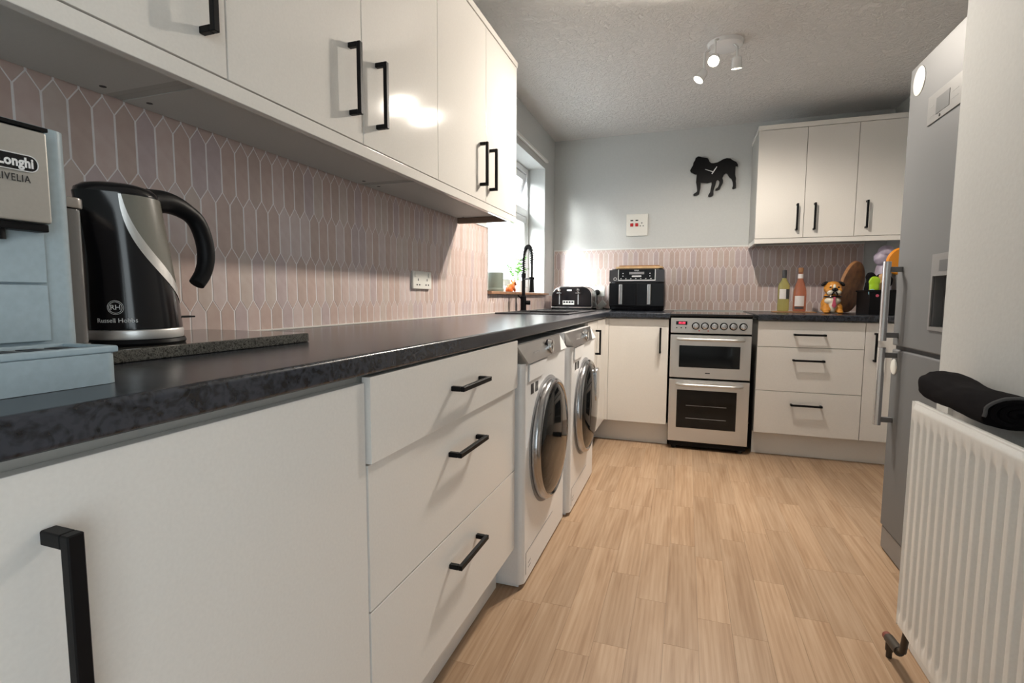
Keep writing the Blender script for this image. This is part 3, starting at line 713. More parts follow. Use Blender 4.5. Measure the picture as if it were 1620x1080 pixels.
def herb():
    x, y, z = -.062, 3.52, 1.0457
    c = thing('herb_plant', 'leafy green herb plant in a white pot on the window sill', 'plant', (x, y, z))
    part(c, 'pot', MB().lathe([(0, 0), (.036, 0), (.046, .085), (.043, .087), (.036, .08), (0, .078)], (x, y, z), 'z', 28), 'white_enamel')
    st = MB(); lf = MB(); rnd = random.Random(3)
    for k in range(16):
        a = rnd.uniform(0, 2*PI); r = rnd.uniform(.02, .085); h = rnd.uniform(.08, .20)
        p0 = Vector((x+.015*math.cos(a), y+.015*math.sin(a), z+.078)); p1 = Vector((x+.6*r*math.cos(a), y+.6*r*math.sin(a), z+.08+h*.6)); p2 = Vector((x+r*math.cos(a), y+1.3*r*math.sin(a)-.02, z+.08+h))
        st.tube([p0, p1, p2], .0015, 5)
        for q in range(7):
            t = rnd.uniform(.35, 1); p = p0.lerp(p1, t*2) if t < .5 else p1.lerp(p2, t*2-1)
            b = rnd.uniform(0, 2*PI); u = Vector((math.cos(b), math.sin(b), rnd.uniform(-.3, .5))).normalized(); s = u.cross(Vector((0, 0, 1))).normalized(); L = rnd.uniform(.026, .042)
            up = s.cross(u)
            lf.add([p, p+u*L*.4+s*L*.3+up*.003, p+u*L*.75+s*L*.22, p+u*L, p+u*L*.75-s*L*.22, p+u*L*.4-s*L*.3+up*.003, p+u*L*.5-up*.002], [(0, 1, 6), (1, 2, 6), (2, 3, 6), (3, 4, 6), (4, 5, 6), (5, 0, 6)])
    part(c, 'stems', st, 'leaf'); part(c, 'foliage', lf, 'leaf')
herb()

# ------------------------------------------------------------------ toaster, sockets
def toaster():
    x0, x1, y0, y1, z0 = .088, .418, 3.97, 4.215, .9104
    c = thing('toaster', 'black four-slice toaster with chrome trim in the worktop corner', 'toaster', ((x0+x1)/2, 4.09, z0))
    def prof(g):   # rounded shoulders in x-z
        pts = [(x0-g, .936), (x1+g, .936)]
        r = .075
        for k in range(13):
            a = PI/2*k/12; pts.append((x1+g-.004-r+r*math.cos(a), 1.096+g-r+r*math.sin(a)))
        for k in range(13):
            a = PI/2+PI/2*k/12; pts.append((x0-g+.004+r+r*math.cos(a), 1.096+g-r+r*math.sin(a)))
        return pts
    part(c, 'body', MB().prism(prof(0), 'xz', y0, y1, .010), 'black_gloss')
    part(c, 'chrome_band', MB().box(x0-.003, x1+.003, y0-.004, y1+.003, .925, .9355, .003), 'chrome')
    part(c, 'base', MB().box(x0+.002, x1-.002, y0, y1, z0, .9248, .003), 'black')
    for k in range(2): part(c, 'end_trim', MB().prism([(p, q) for p, q in prof(.002)], 'xz', y0+.012+.205*k, y0+.024+.205*k), 'chrome')
    for k in range(4): part(c, 'slot', MB().box(x0+.055+.12*(k % 2)*0+.0, x1-.055, y0+.045+.045*k, y0+.065+.045*k, 1.0955, 1.0970), 'print_dark', smooth=False)
    for xx in (x0+.068, x0+.222):
        part(c, 'lever_slot', MB().box(xx-.004, xx+.004, y0-.0012, y0-.0002, .955, 1.06), 'print_grey', smooth=False)
        part(c, 'lever', MB().box(xx-.019, xx+.019, y0-.022, y0-.0014, 1.040, 1.049, .003), 'chrome')
        part(c, 'browning_knob', MB().lathe([(.014, -.0003), (.013, -.012), (0, -.013)], (xx, y0, 1.068), 'y', 20), 'chrome')
    part(c, 'button_panel', MB().box(x0+.096, x0+.190, y0-.0032, y0-.0003, .952, .985, .001), 'steel')
    for k in range(4): part(c, 'button', MB().box(x0+.101+.022*k, x0+.118+.022*k, y0-.006, y0-.0034, .966, .979, .001), 'black')
    part(c, 'badge', MB().box(x0+.130, x0+.168, y0-.0022, y0-.0003, 1.062, 1.074, .0005), 'print_white')
toaster()
def socket_face(c, yw, x0, x1, z0, z1):
    part(c, 'plate', MB().box(x0, x1, yw-.009, yw-.0002, z0, z1, .003), 'plastic_white')
c = thing('double_socket', 'white double socket on the tiled end wall behind the toaster', 'socket', (.40, YB-.008, 1.065))
socket_face(c, YB-.0062, .33, .462, 1.020, 1.106)
for xx in (.363, .430): part(c, 'rocker_switch', MB().box(xx-.008, xx+.008, YB-.0185, YB-.0154, 1.078, 1.096, .001), 'plastic_white')
c = thing('mains_plug', 'round black mains plug in the socket behind the toaster', 'plug', (.397, YB-.03, 1.05))
part(c, 'plug_body', MB().lathe([(.004, -.030), (.018, -.028), (.0235, -.020), (.0245, 0), (0, 0)], (.397, YB-.0156, 1.054), 'y', 24), 'black')
part(c, 'cable', MB().tube([(.397, YB-.032, 1.034), (.398, YB-.034, 1.0), (.400, YB-.034, .955), (.43, YB-.05, .925), (.49, YB-.07, .9145), (.54, YB-.12, .9145)], .0042, 8), 'black')
mb = MB().box(-.034, .034, -.018, .018, -.024, .024, .004)
R_ = Matrix.Rotation(-.75, 3, 'Y'); mb.v = [tuple(R_ @ Vector(v)+Vector((.452, 4.27, .9525))) for v in mb.v]
zm = min(v[2] for v in mb.v); mb.v = [(a, b, q-zm+.9105) for a, b, q in mb.v]
single('power_adapter', 'white plug-in power adapter lying tilted beside the air fryer', 'adapter', mb, 'plastic_white', (.452, 4.27, .9105))
# left wall socket
c = thing('double_socket', 'white double socket on the pink tiles of the long wall', 'socket', (.008, 1.965, 1.085))
part(c, 'plate', MB().box(.0062, .018, 1.882, 2.047, 1.044, 1.122, .003), 'plastic_white')
for yc in (1.925, 2.005):
    part(c, 'rocker_switch', MB().box(.0182, .021, yc-.010+(-.02 if yc < 1.95 else .02), yc+.008+(-.02 if yc < 1.95 else .02), 1.097, 1.115, .001), 'plastic_white')
    for dy, dz, w, h in ((0, .004, .003, .005), (-.011, -.018, .005, .003), (.011, -.018, .005, .003)):
        part(c, 'socket_hole', MB().box(.0181, .0186, yc+dy-w, yc+dy+w, 1.080+dz-h, 1.080+dz+h), 'print_dark', smooth=False)
# cooker switch
c = thing('cooker_switch', 'white square cooker switch plate with two red rockers on the end wall', 'switch', (.718, YB-.005, 1.618))
part(c, 'plate', MB().box(.630, .806, YB-.014, YB-.0004, 1.528, 1.709, .004), 'plastic_white')
for xx in (.676, .717):
    part(c, 'red_rocker', MB().box(xx-.012, xx+.012, YB-.020, YB-.0145, 1.606, 1.632, .002), 'red', 'red rocker switch')
    part(c, 'indicator', MB().box(xx-.011, xx+.011, YB-.0156, YB-.0142, 1.651, 1.660), 'print_dark', smooth=False)
for dx, dz in ((.758, 1.633), (.746, 1.609), (.770, 1.609)):
    part(c, 'socket_hole', MB().box(dx-.004, dx+.004, YB-.0148, YB-.0142, dz-.004, dz+.004), 'print_dark', smooth=False)

# ------------------------------------------------------------------ air fryer and boards
def fryer():
    x0, x1, yf, yb, z0 = .556, .978, 3.93, 4.22, .9104
    c = thing('air_fryer', 'black dual-drawer air fryer with silver handles beside the cooker', 'air fryer', ((x0+x1)/2, 4.08, z0))
    rings = []
    for z, g, r in ((z0, -.016, .05), (z0+.012, -.006, .055), (z0+.04, 0, .06), (z0+.12, .001, .06), (z0+.20, -.003, .058), (z0+.30, -.010, .055), (z0+.318, -.016, .05), (z0+.324, -.030, .04)):
        rings.append([(a, b, z) for a, b in rrect(x0-g, x1+g, yf-g, yb+g, r, 7)])
    part(c, 'body', MB().loft(rings), 'black_gloss', ang=.5)
    fy = yf-.0005
    part(c, 'fascia', MB().prism(rrect(x0+.005, x1-.008, 1.132, 1.222, .004), 'xz', fy-.002, yf+.02), 'fryer_band', 'grey metallic band', smooth=False)
    pn = part(c, 'control_panel', MB().box(x0+.078, x1-.078, fy-.006, fy-.0022, 1.148, 1.2245, .001), 'black_gloss')
    part(pn, 'panel_border', MB().prism([(x0+.072, 1.2245), (x0+.072, 1.139), (x1-.072, 1.139), (x1-.072, 1.2245), (x1-.077, 1.2245), (x1-.077, 1.147), (x0+.077, 1.147), (x0+.077, 1.2245)], 'xz', fy-.0078, fy-.0021), 'print_white', smooth=False)
    part(pn, 'display', MB().box(x0+.155, x1-.155, fy-.0068, fy-.0061, 1.188, 1.206), 'print_grey', smooth=False)
    part(pn, 'start_bar', MB().prism(rrect(x0+.175, x1-.175, 1.168, 1.179, .005), 'xz', fy-.0072, fy-.0061), 'print_white', smooth=False)
    ic = MB()
    for k in range(7): ic.box(x0+.090+.037*k, x0+.099+.037*k, fy-.0068, fy-.0061, 1.153, 1.1585)
    for k in range(2):
        for q in range(2): ic.box(x0+.105+.20*k, x0+.113+.20*k, fy-.0068, fy-.0061, 1.172+.02*q, 1.178+.02*q)
    part(pn, 'icon_print', ic, 'print_white', smooth=False)
    part(pn, 'logo_print', text_mb('NINJA', .013, lambda u, v, w: (.767+u, fy-.0064-w, 1.2165+v)), 'print_white', smooth=False)
    part(c, 'badge_loop', MB().lathe([(.013, -.003), (.013, 0), (.009, 0), (.009, -.003), (.013, -.003)], (x0+.050, fy-.0022, 1.153), 'y', 20), 'print_white')
    xm = (x0+x1)/2
    for a, b, hx in ((x0+.006, xm-.0015, x0+.098), (xm+.0015, x1-.006, xm+.097)):
        d = part(c, 'drawer', MB().box(a, b, fy-.009, yf+.03, .945, 1.122, .006, 3), 'black_gloss')
        part(d, 'drawer_handle', MB().box(hx-.014, hx+.014, fy-.050, fy-.0092, .955, 1.112, .007, 3), 'alu', 'satin silver vertical handle')
fryer()
single('chopping_board', 'pale wooden chopping board lying on the air fryer', 'chopping board', MB().prism(rrect(.60, .955, 3.965, 4.20, .03), 'xy', 1.2348, 1.2500, .003), 'wood_pale', (.78, 4.08, 1.2348))
single('chopping_board', 'thin darker brown board lying on the pale chopping board', 'chopping board', MB().prism(rrect(.625, .93, 3.98, 4.19, .02), 'xy', 1.2504, 1.2600, .003), 'wood_dark', (.78, 4.08, 1.2504))

# ------------------------------------------------------------------ bottles, dog jar, tray, crate
single('serving_board', 'thin reddish board under the two wine bottles', 'board', MB().prism(rrect(1.72, 1.995, 3.97, 4.10, .012), 'xy', .9104, .9180, .002), 'wood_dark', (1.86, 4.03, .9104))
def bottle(x, y, prof, glass, label, cap_prof, cap_mat, lab, lab_mat, extra=None):
    z = .9184
    c = thing('wine_bottle', label, 'bottle', (x, y, z))
    part(c, 'glass', MB().lathe(prof, (x, y, z), 'z', 36), glass)
    part(c, 'stopper', MB().lathe(cap_prof, (x, y, z), 'z', 24), cap_mat)
    r = lab[0]; part(c, 'paper_label', MB().lathe([(r, lab[1]), (r, lab[2])], (x, y, z), 'z', 16, -PI/2+lab[3], -PI/2+lab[4]) if False else MB().add(*label_strip(x, y, z, *lab)), lab_mat)
    if extra: extra(c, x, y, z)
def label_strip(x, y, z, r, h0, h1, a0, a1, n=14):
    vs = []; fs = []
    for k in range(n+1):
        a = -PI/2+a0+(a1-a0)*k/n
        for rr in (r, r+.0006):
            for h in (h0, h1): vs.append((x+rr*math.cos(a), y+rr*math.sin(a), z+h))
    for k in range(n):
        b = k*4; fs += [(b+2, b+6, b+7, b+3), (b, b+1, b+5, b+4), (b+1, b+3, b+7, b+5), (b, b+4, b+6, b+2)]
    fs += [(0, 2, 3, 1), (n*4, n*4+1, n*4+3, n*4+2)]
    return vs, fs
def dark_half(c, x, y, z):
    part(c, 'label_panel', MB().add(*label_strip(x, y, z, .0392, .088, .158, .25, 1.0)), 'label_dark')
bottle(1.790, 4.03, [(0, 0), (.034, .001), (.038, .008), (.038, .175), (.034, .195), (.020, .218), (.0145, .235), (.0140, .292), (0, .292)], 'wine_white',
       'white wine bottle with dark cap on the thin board', [(.0144, .236), (.0150, .238), (.0150, .2935), (0, .2955)], 'label_dark', (.0383, .088, .158, -.9, .95), 'label_paper', dark_half)
def rose_extra(c, x, y, z):
    part(c, 'neck_band', MB().lathe([(.0150, .232), (.0175, .236), (.0175, .262), (.0155, .264)], (x, y, z), 'z', 24), 'label_paper')
    part(c, 'label_print', MB().add(*label_strip(x, y, z, .0430, .018, .034, -.9, .5)), 'label_dark')
bottle(1.893, 4.03, [(0, 0), (.038, .001), (.042, .008), (.042, .120), (.040, .150), (.030, .190), (.019, .222), (.0150, .240), (.0148, .275), (0, .275)], 'wine_rose',
       'rose wine bottle with cork and pale label on the thin board', [(0, .2755), (.0150, .276), (.0165, .290), (.0165, .308), (0, .310)], 'cork', (.0422, .038, .110, -.95, .55), 'label_paper', rose_extra)
def dog_jar():
    x, y, z = 2.068, 3.93, .9106
    c = thing('ceramic_dog', 'tan and cream ceramic bulldog jar sitting on the worktop', 'ornament', (x, y, z))
    mb = blob([((x, y+.01, z+.060), (.062, .058, .062)), ((x, y, z+.030), (.066, .060, .032)), ((x-.040, y-.030, z+.030), (.022, .026, .034)), ((x+.040, y-.030, z+.030), (.022, .026, .034)),
               ((x-.040, y-.048, z+.012), (.022, .026, .013)), ((x+.040, y-.048, z+.012), (.022, .026, .013)), ((x, y-.006, z+.112), (.050, .048, .030)),
               ((x, y-.012, z+.165), (.054, .050, .046)), ((x-.026, y-.042, z+.150), (.026, .026, .024)), ((x+.026, y-.042, z+.150), (.026, .026, .024)), ((x, y-.020, z+.192), (.040, .036, .022))], .004)
    zmin = min(v[2] for v in mb.v); mb.v = [(a, b, q-zmin+z) for a, b, q in mb.v]
    part(c, 'body', mb, 'dog_tan')
    part(c, 'chest', blob([((x, y-.030, z+.085), (.050, .036, .030)), ((x, y-.036, z+.050), (.026, .032, .050))], .004), 'dog_cream', 'cream glazed chest')
    part(c, 'muzzle', blob([((x-.022, y-.052, z+.142), (.022, .022, .020)), ((x+.022, y-.052, z+.142), (.022, .022, .020)), ((x, y-.054, z+.176), (.010, .014, .022))], .003), 'dog_cream', 'cream muzzle')
    for s in (-1, 1):
        e = MB().sphere((0, 0, 0), (.024, .010, .013), 16, 10); R = Matrix.Rotation(s*.55, 3, 'Y')
        e.v = [tuple(R @ Vector(v)+Vector((x+s*.050, y-.018, z+.200))) for v in e.v]; part(c, 'ear', e, 'black_gloss', 'black folded ear')
        part(c, 'eye', MB().sphere((x+s*.024, y-.058, z+.176), .006, 12, 8), 'black_gloss')
        part(c, 'paw', MB().sphere((x+s*.040, y-.062, z+.009), (.020, .018, .009), 14, 8), 'dog_tan')
    part(c, 'nose', MB().sphere((x, y-.072, z+.160), (.019, .010, .013), 16, 10), 'black_gloss')
    part(c, 'mouth', MB().tube([(x-.018, y-.072, z+.121), (x-.010, y-.075, z+.140), (x, y-.076, z+.152), (x+.010, y-.075, z+.140), (x+.018, y-.072, z+.121)], .0035, 8), 'black_gloss')
    part(c, 'collar', MB().tube([(x+.052*math.sin(a), y-.012-.052*math.cos(a), z+.114) for a in [-1.3+2.6*k/16 for k in range(17)]], .0045, 8), 'black_gloss')
    part(c, 'necktie', MB().prism([(x-.007, z+.112), (x+.007, z+.112), (x+.005, z+.092), (x+.013, z+.052), (x, z+.036), (x-.013, z+.052), (x-.005, z+.092)], 'xz', y-.076, y-.062, .002), 'pink', 'pink patterned necktie')
dog_jar()
def round_tray():
    # turned wooden tray standing on edge, leaning against the crate
    c = thing('wooden_tray', 'round dark wooden tray standing on edge against the storage crate', 'tray', (2.27, 4.12, .9106))
    R = .186
    prof = [(0, -.010), (R*.9, -.010), (R*.97, -.004), (R, .012), (R*.985, .013), (R*.93, .001), (R*.88, -.002), (0, -.002)]
    mb = MB().lathe(prof, (0, 0, 0), 'x', 56)
    rot = Matrix.Rotation(-.62, 3, 'Z') @ Matrix.Rotation(.16, 3, 'Y')
    mb.v = [tuple(rot @ Vector((-v[0], v[1], v[2]))) for v in mb.v]
    zm = min(v[2] for v in mb.v); mb.v = [(a+2.245, b+4.16, q-zm+.9106) for a, b, q in mb.v]
    part(c, 'dish', mb, 'wood_tray')
round_tray()
def crate():
    x0, x1, y0, y1, z0, z1 = 2.222, 2.432, 3.70, 3.96, .9106, 1.056
    c = thing('storage_crate', 'black plastic storage crate full of packets beside the fridge', 'crate', ((x0+x1)/2, (y0+y1)/2, z0))
    mb = MB(); t = .004
    mb.box(x0, x1, y0, y0+t, z0, z1, .001).box(x0, x1, y1-t, y1, z0, z1, .001).box(x0, x0+t, y0+t, y1-t, z0, z1, .001).box(x1-t, x1, y0+t, y1-t, z0, z1, .001).box(x0+t, x1-t, y0+t, y1-t, z0, z0+t)
    part(c, 'box', mb, 'black', smooth=False)
    part(c, 'rim', MB().prism([(x0-.006, y0-.006), (x1+.006, y0-.006), (x1+.006, y1+.006), (x0-.006, y1+.006)], 'xy', z1+.0002, z1+.006).add([], []) if False else
         cells([x0-.006, x0+t, x1-t, x1+.006], [y0-.006, y0+t, y1-t, y1+.006], z1+.0002, z1+.010, lambda i, j: not (i == 1 and j == 1), .002), 'black')
    part(c, 'sticker', MB().cyl((x0+.040, y0-.0012, 1.030), (x0+.040, y0-.0002, 1.030), .009, n=16), 'pink')
crate()
def packet(name, label, cat, mat, ells, loc, vox=.005):
    mb = blob(ells, vox, 3)
    nv = []
    for v in mb.v:
        n = noise.noise_vector(Vector(v)*38); nv.append((v[0]+n.x*.004, v[1]+n.y*.003, v[2]+n.z*.004))
    mb.v = nv
    return single(name, label, cat, mb, mat, loc)
packet('snack_bag', 'crumpled lime green snack bag sticking out of the crate', 'packet', 'lime', [((2.256, 3.75, 1.075), (.028, .016, .065)), ((2.258, 3.75, 1.120), (.034, .010, .034))], (2.256, 3.75, 1.0))
packet('foil_packet', 'tan and white foil packet in the crate beside the green bag', 'packet', 'tan_foil', [((2.315, 3.79, 1.085), (.026, .018, .060)), ((2.309, 3.79, 1.145), (.022, .012, .026))], (2.312, 3.79, 1.0))
packet('paper_packet', 'pale blue packet corner showing at the rim of the crate', 'packet', 'blue_pale', [((2.240, 3.722, 1.046), (.022, .009, .028))], (2.240, 3.722, 1.0))
packet('black_cloth', 'black cloth heaped at the back of the crate', 'cloth', 'towel', [((2.30, 3.885, 1.075), (.060, .045, .085)), ((2.345, 3.89, 1.125), (.055, .036, .050)), ((2.275, 3.89, 1.15), (.03, .03, .035))], (2.31, 3.89, 1.0))
packet('plastic_bag', 'lilac plastic bag heaped above the black cloth under the wall cabinet', 'bag', 'lilac', [((2.395, 4.10, 1.29), (.050, .040, .050)), ((2.415, 4.09, 1.335), (.050, .040, .040)), ((2.41, 4.12, 1.10), (.055, .055, .190))], (2.41, 4.12, .92))
mb = MB().lathe([(0, -.004), (.079, -.004), (.086, .010), (.083, .012), (.075, .001), (0, .001)], (0, 0, 0), 'y', 40)
rt = Matrix.Rotation(.18, 3, 'X') @ Matrix.Rotation(.25, 3, 'Z'); mb.v = [tuple(rt @ Vector(v)+Vector((2.400, 3.775, 1.246))) for v in mb.v]
zc0 = min(v[2] for v in mb.v)
dsc = single('plastic_disc', 'orange round plastic plate propped in the crate next to the fridge', 'plate', mb, 'orange_plastic', (2.40, 3.775, 1.15))

# ------------------------------------------------------------------ dog wall clock
def dog_clock():
    px = [(365, 215), (330, 235), (318, 270), (295, 305), (285, 350), (262, 385), (243, 420), (255, 450), (300, 478), (335, 497), (357, 500), (352, 560), (350, 620), (365, 690), (373, 750), (368, 775), (325, 800), (308, 820), (325, 836), (370, 836), (408, 815), (418, 770), (428, 720), (430, 640), (470, 648), (540, 660), (608, 650), (610, 690), (598, 760), (590, 810), (562, 850), (560, 878), (590, 886), (635, 872), (648, 850), (645, 790), (672, 710), (690, 640), (715, 628), (738, 660), (735, 700), (715, 745), (678, 770), (672, 790), (700, 796), (745, 785), (765, 745), (795, 690), (798, 655), (785, 610), (805, 560), (840, 540), (865, 560), (890, 605), (935, 650), (955, 700), (960, 750), (948, 795), (965, 808), (1012, 800), (1010, 750), (1003, 690), (1005, 645), (990, 590), (988, 520), (992, 455), (1012, 458), (1028, 465), (1025, 430), (1000, 390), (965, 368), (935, 350), (900, 320), (840, 308), (790, 315), (740, 335), (690, 355), (630, 358), (590, 350), (560, 322), (545, 285), (525, 262), (480, 250), (430, 235), (395, 220)]
    pts = []
    for a, b in px:
        u, v = 1070+a/10.8, 230+b/10.8
        pts.append((1.123+(u-1092)/(1165-1092)*.355, 2.133-(v-250)/62*.330+(u-1092)*.00035))
    c = thing('wall_clock', 'black bulldog-shaped wall clock with white hands', 'clock', (1.30, YB-.01, 1.97))
    part(c, 'dial', MB().prism(pts[::-1], 'xz', YB-.016, YB-.006, .001), 'black', smooth=False)
    part(c, 'movement', MB().box(1.27, 1.33, YB-.0058, YB-.0003, 1.95, 2.01), 'black', smooth=False)
    hub = (1.300, 2.008)
    def hand(a, b, w0, w1, d):
        A, B = Vector(a), Vector(b); n = Vector((-(B-A).y, (B-A).x)).normalized()
        return MB().prism([tuple(A+n*w0), tuple(A-n*w0), tuple(B-n*w1), tuple(B+n*w1)], 'xz', d, d+.0012)
    part(c, 'minute_hand', hand(hub, (1.238, 2.032), .0035, .0015, YB-.0195), 'print_white', smooth=False)
    part(c, 'hour_hand', hand((hub[0]-.010, hub[1]-.016), (1.325, 2.046), .0045, .003, YB-.0215), 'print_white', smooth=False)
dog_clock()

# ------------------------------------------------------------------ ceiling spotlight
def spotlight():
    x, y = 1.285, 2.985
    c = thing('ceiling_spotlight', 'round ceiling light with three adjustable white spot heads', 'light', (x, y, H))
    part(c, 'base_plate', MB().lathe([(0, -.026), (.070, -.026), (.086, -.020), (.092, -.0005), (0, -.0005)], (x, y, H), 'z', 48), 'white_enamel')
    specs = [((1.224, 2.800, 2.205), (-.12, -.75, -.62), True), ((1.160, 2.960, 2.190), (-.62, -.30, -1.0), False), ((1.342, 2.955, 2.225), (.02, .25, -1.0), False)]
    for k, (p, d, main) in enumerate(specs):
        p = Vector(p); d = Vector(d).normalized(); hd = p-d*.045
        part(c, 'arm', MB().tube([(x+(hd.x-x)*.75, y+(hd.y-y)*.75, H-.026), (hd.x, hd.y, H-.045), tuple(hd)], .006, 10), 'white_enamel')
        q = Vector((0, 0, 1)).rotation_difference(d)
        mb = MB().lathe([(0, -.045), (.020, -.045), (.024, -.038), (.026, .0), (.029, .012), (.026, .012), (.024, .002), (0, .000)], (0, 0, 0), 'z', 28)
        mb.v = [tuple(q @ Vector(v)+p) for v in mb.v]
        h = part(c, 'spot_head', mb, 'white_enamel')
        b = MB().lathe([(.0235, .0035), (.023, .008), (.012, .011), (0, .012)], (0, 0, 0), 'z', 24); b.v = [tuple(q @ Vector(v)+p) for v in b.v]
        part(h, 'bulb', b, 'bulb' if main else 'bulb_dim', 'glowing lamp face')
        ld = bpy.data.lights.new('spot_lamp', 'SPOT'); ld.color = (1.0, .90, .78); ld.shadow_soft_size = .022
        ld.energy = LAMP_W*(.9, .95, .65)[k]
        ld.spot_size = (2.6, 2.0, 2.6)[k]; ld.spot_blend = .6
        lo = bpy.data.objects.new('spot_lamp', ld); COL.objects.link(lo); lo.parent = c
        lo.location = p+d*.040-Vector(c.location); lo.rotation_mode = 'QUATERNION'; lo.rotation_quaternion = Vector((0, 0, -1)).rotation_difference(d)
spotlight()

# ------------------------------------------------------------------ fridge freezer
def fridge():
    FX = 1.908; y0, y1 = 1.665, 2.318
    c = thing('fridge_freezer', 'tall silver fridge freezer with bar handles and water dispenser', 'fridge', (2.2, (y0+y1)/2, 0))
    part(c, 'cabinet', MB().box(FX+.062, 2.49, y0+.004, y1-.004, .02, 1.868, .004), 'fridge')
    part(c, 'top_cap', MB().box(FX+.030, 2.49, y0+.004, y1-.004, 1.8685, 1.879, .002), 'fridge_panel')
    sel = lambda e: all(v.co.x < FX+.01 for v in e.verts)
    # upper door with a dispenser recess
    ry0, ry1, rz0, rz1 = 1.775, 2.000, .918, 1.085
    xs = [y0, ry0, ry1, y1]; zs = [.829, rz0, rz1, 1.866]
    dm = MB().box(FX+.035, FX+.060, y0, y1, .829, 1.866)
    dmc = cells(xs, zs, 0, .035, lambda i, j: not (i == 1 and j == 1), .006)
    dm.add([(FX+.035-v[2], v[0], v[1]) for v in dmc.v], dmc.f)
    du = part(c, 'fridge_door', dm, 'fridge')
    part(du, 'dispenser_recess', MB().box(FX+.028, FX+.0345, ry0, ry1, rz0, rz1), 'fridge_dark', 'dark dispenser recess', smooth=False)
    part(du, 'dispenser_frame', MB().prism([(1.764, .906), (2.012, .906), (2.012, 1.157), (1.764, 1.157), (1.764, rz1), (ry1, rz1), (ry1, rz0), (ry0, rz0), (ry0, rz1), (1.764, rz1-.0001)], 'yz', FX-.005, FX-.0003), 'fridge_panel', smooth=False)
    part(du, 'dispenser_display', MB().box(FX-.0062, FX-.0052, 1.82, 1.955, 1.100, 1.135), 'fridge_dark', smooth=False)
    part(du, 'dispenser_paddle', MB().box(FX+.010, FX+.0278, 1.86, 1.91, .96, 1.06, .004), 'black')
    pn = part(du, 'control_panel', MB().box(FX-.0045, FX-.0003, 1.84, 2.135, 1.606, 1.702, .001), 'fridge_panel')
    part(pn, 'screen', MB().box(FX-.0056, FX-.0047, 1.976, 2.068, 1.626, 1.678), 'fridge_dark', 'grey display screen', smooth=False)
    part(pn, 'panel_button', MB().cyl((FX-.0062, 2.04, 1.616), (FX-.0047, 2.04, 1.616), .005, n=12), 'print_dark')
    part(pn, 'button_print', MB().box(FX-.0052, FX-.0047, 1.92, 1.96, 1.66, 1.662).box(FX-.0052, FX-.0047, 1.92, 1.96, 1.638, 1.640).box(FX-.0052, FX-.0047, 2.09, 2.115, 1.662, 1.664).box(FX-.0052, FX-.0047, 2.09, 2.115, 1.630, 1.632), 'print_grey', smooth=False)
    dl = part(c, 'freezer_door', MB().box(FX, FX+.060, y0, y1, .100, .814, .008, 3, sel), 'fridge')
    part(c, 'door_gap', MB().box(FX+.012, FX+.0605, y0+.004, y1-.004, .8145, .8285), 'print_dark', smooth=False)
    part(c, 'kick_plate', MB().box(FX+.006, FX+.060, y0+.004, y1-.002, .006, .096, .004), 'fridge_panel')
    for par, a, b in ((du, .848, 1.152), (dl, .516, .822)):
        hy = 2.268
        part(par, 'bar_handle', MB().tube([(FX-.050, hy, a), (FX-.050, hy, b)], .0135, 18), 'alu', 'long round aluminium bar handle')
        for zz in (a+.022, b-.030): part(par, 'handle_bracket', MB().box(FX-.050, FX-.0003, hy-.008, hy+.008, zz-.010, zz+.010, .002), 'fridge')
fridge()
def disc(name, label, y, z, r, mat):
    single(name, label, 'magnet', MB().lathe([(0, -.004), (r*.9, -.004), (r, -.002), (r, -.0003)], (1.908, y, z), 'x', 32), mat, (1.908, y, z))
disc('fridge_magnet', 'large white round magnet high on the fridge door', 2.234, 1.798, .050, 'plastic_white')
disc('fridge_magnet', 'small white round magnet on the freezer door near the lower handle', 2.283, .746, .030, 'plastic_white')

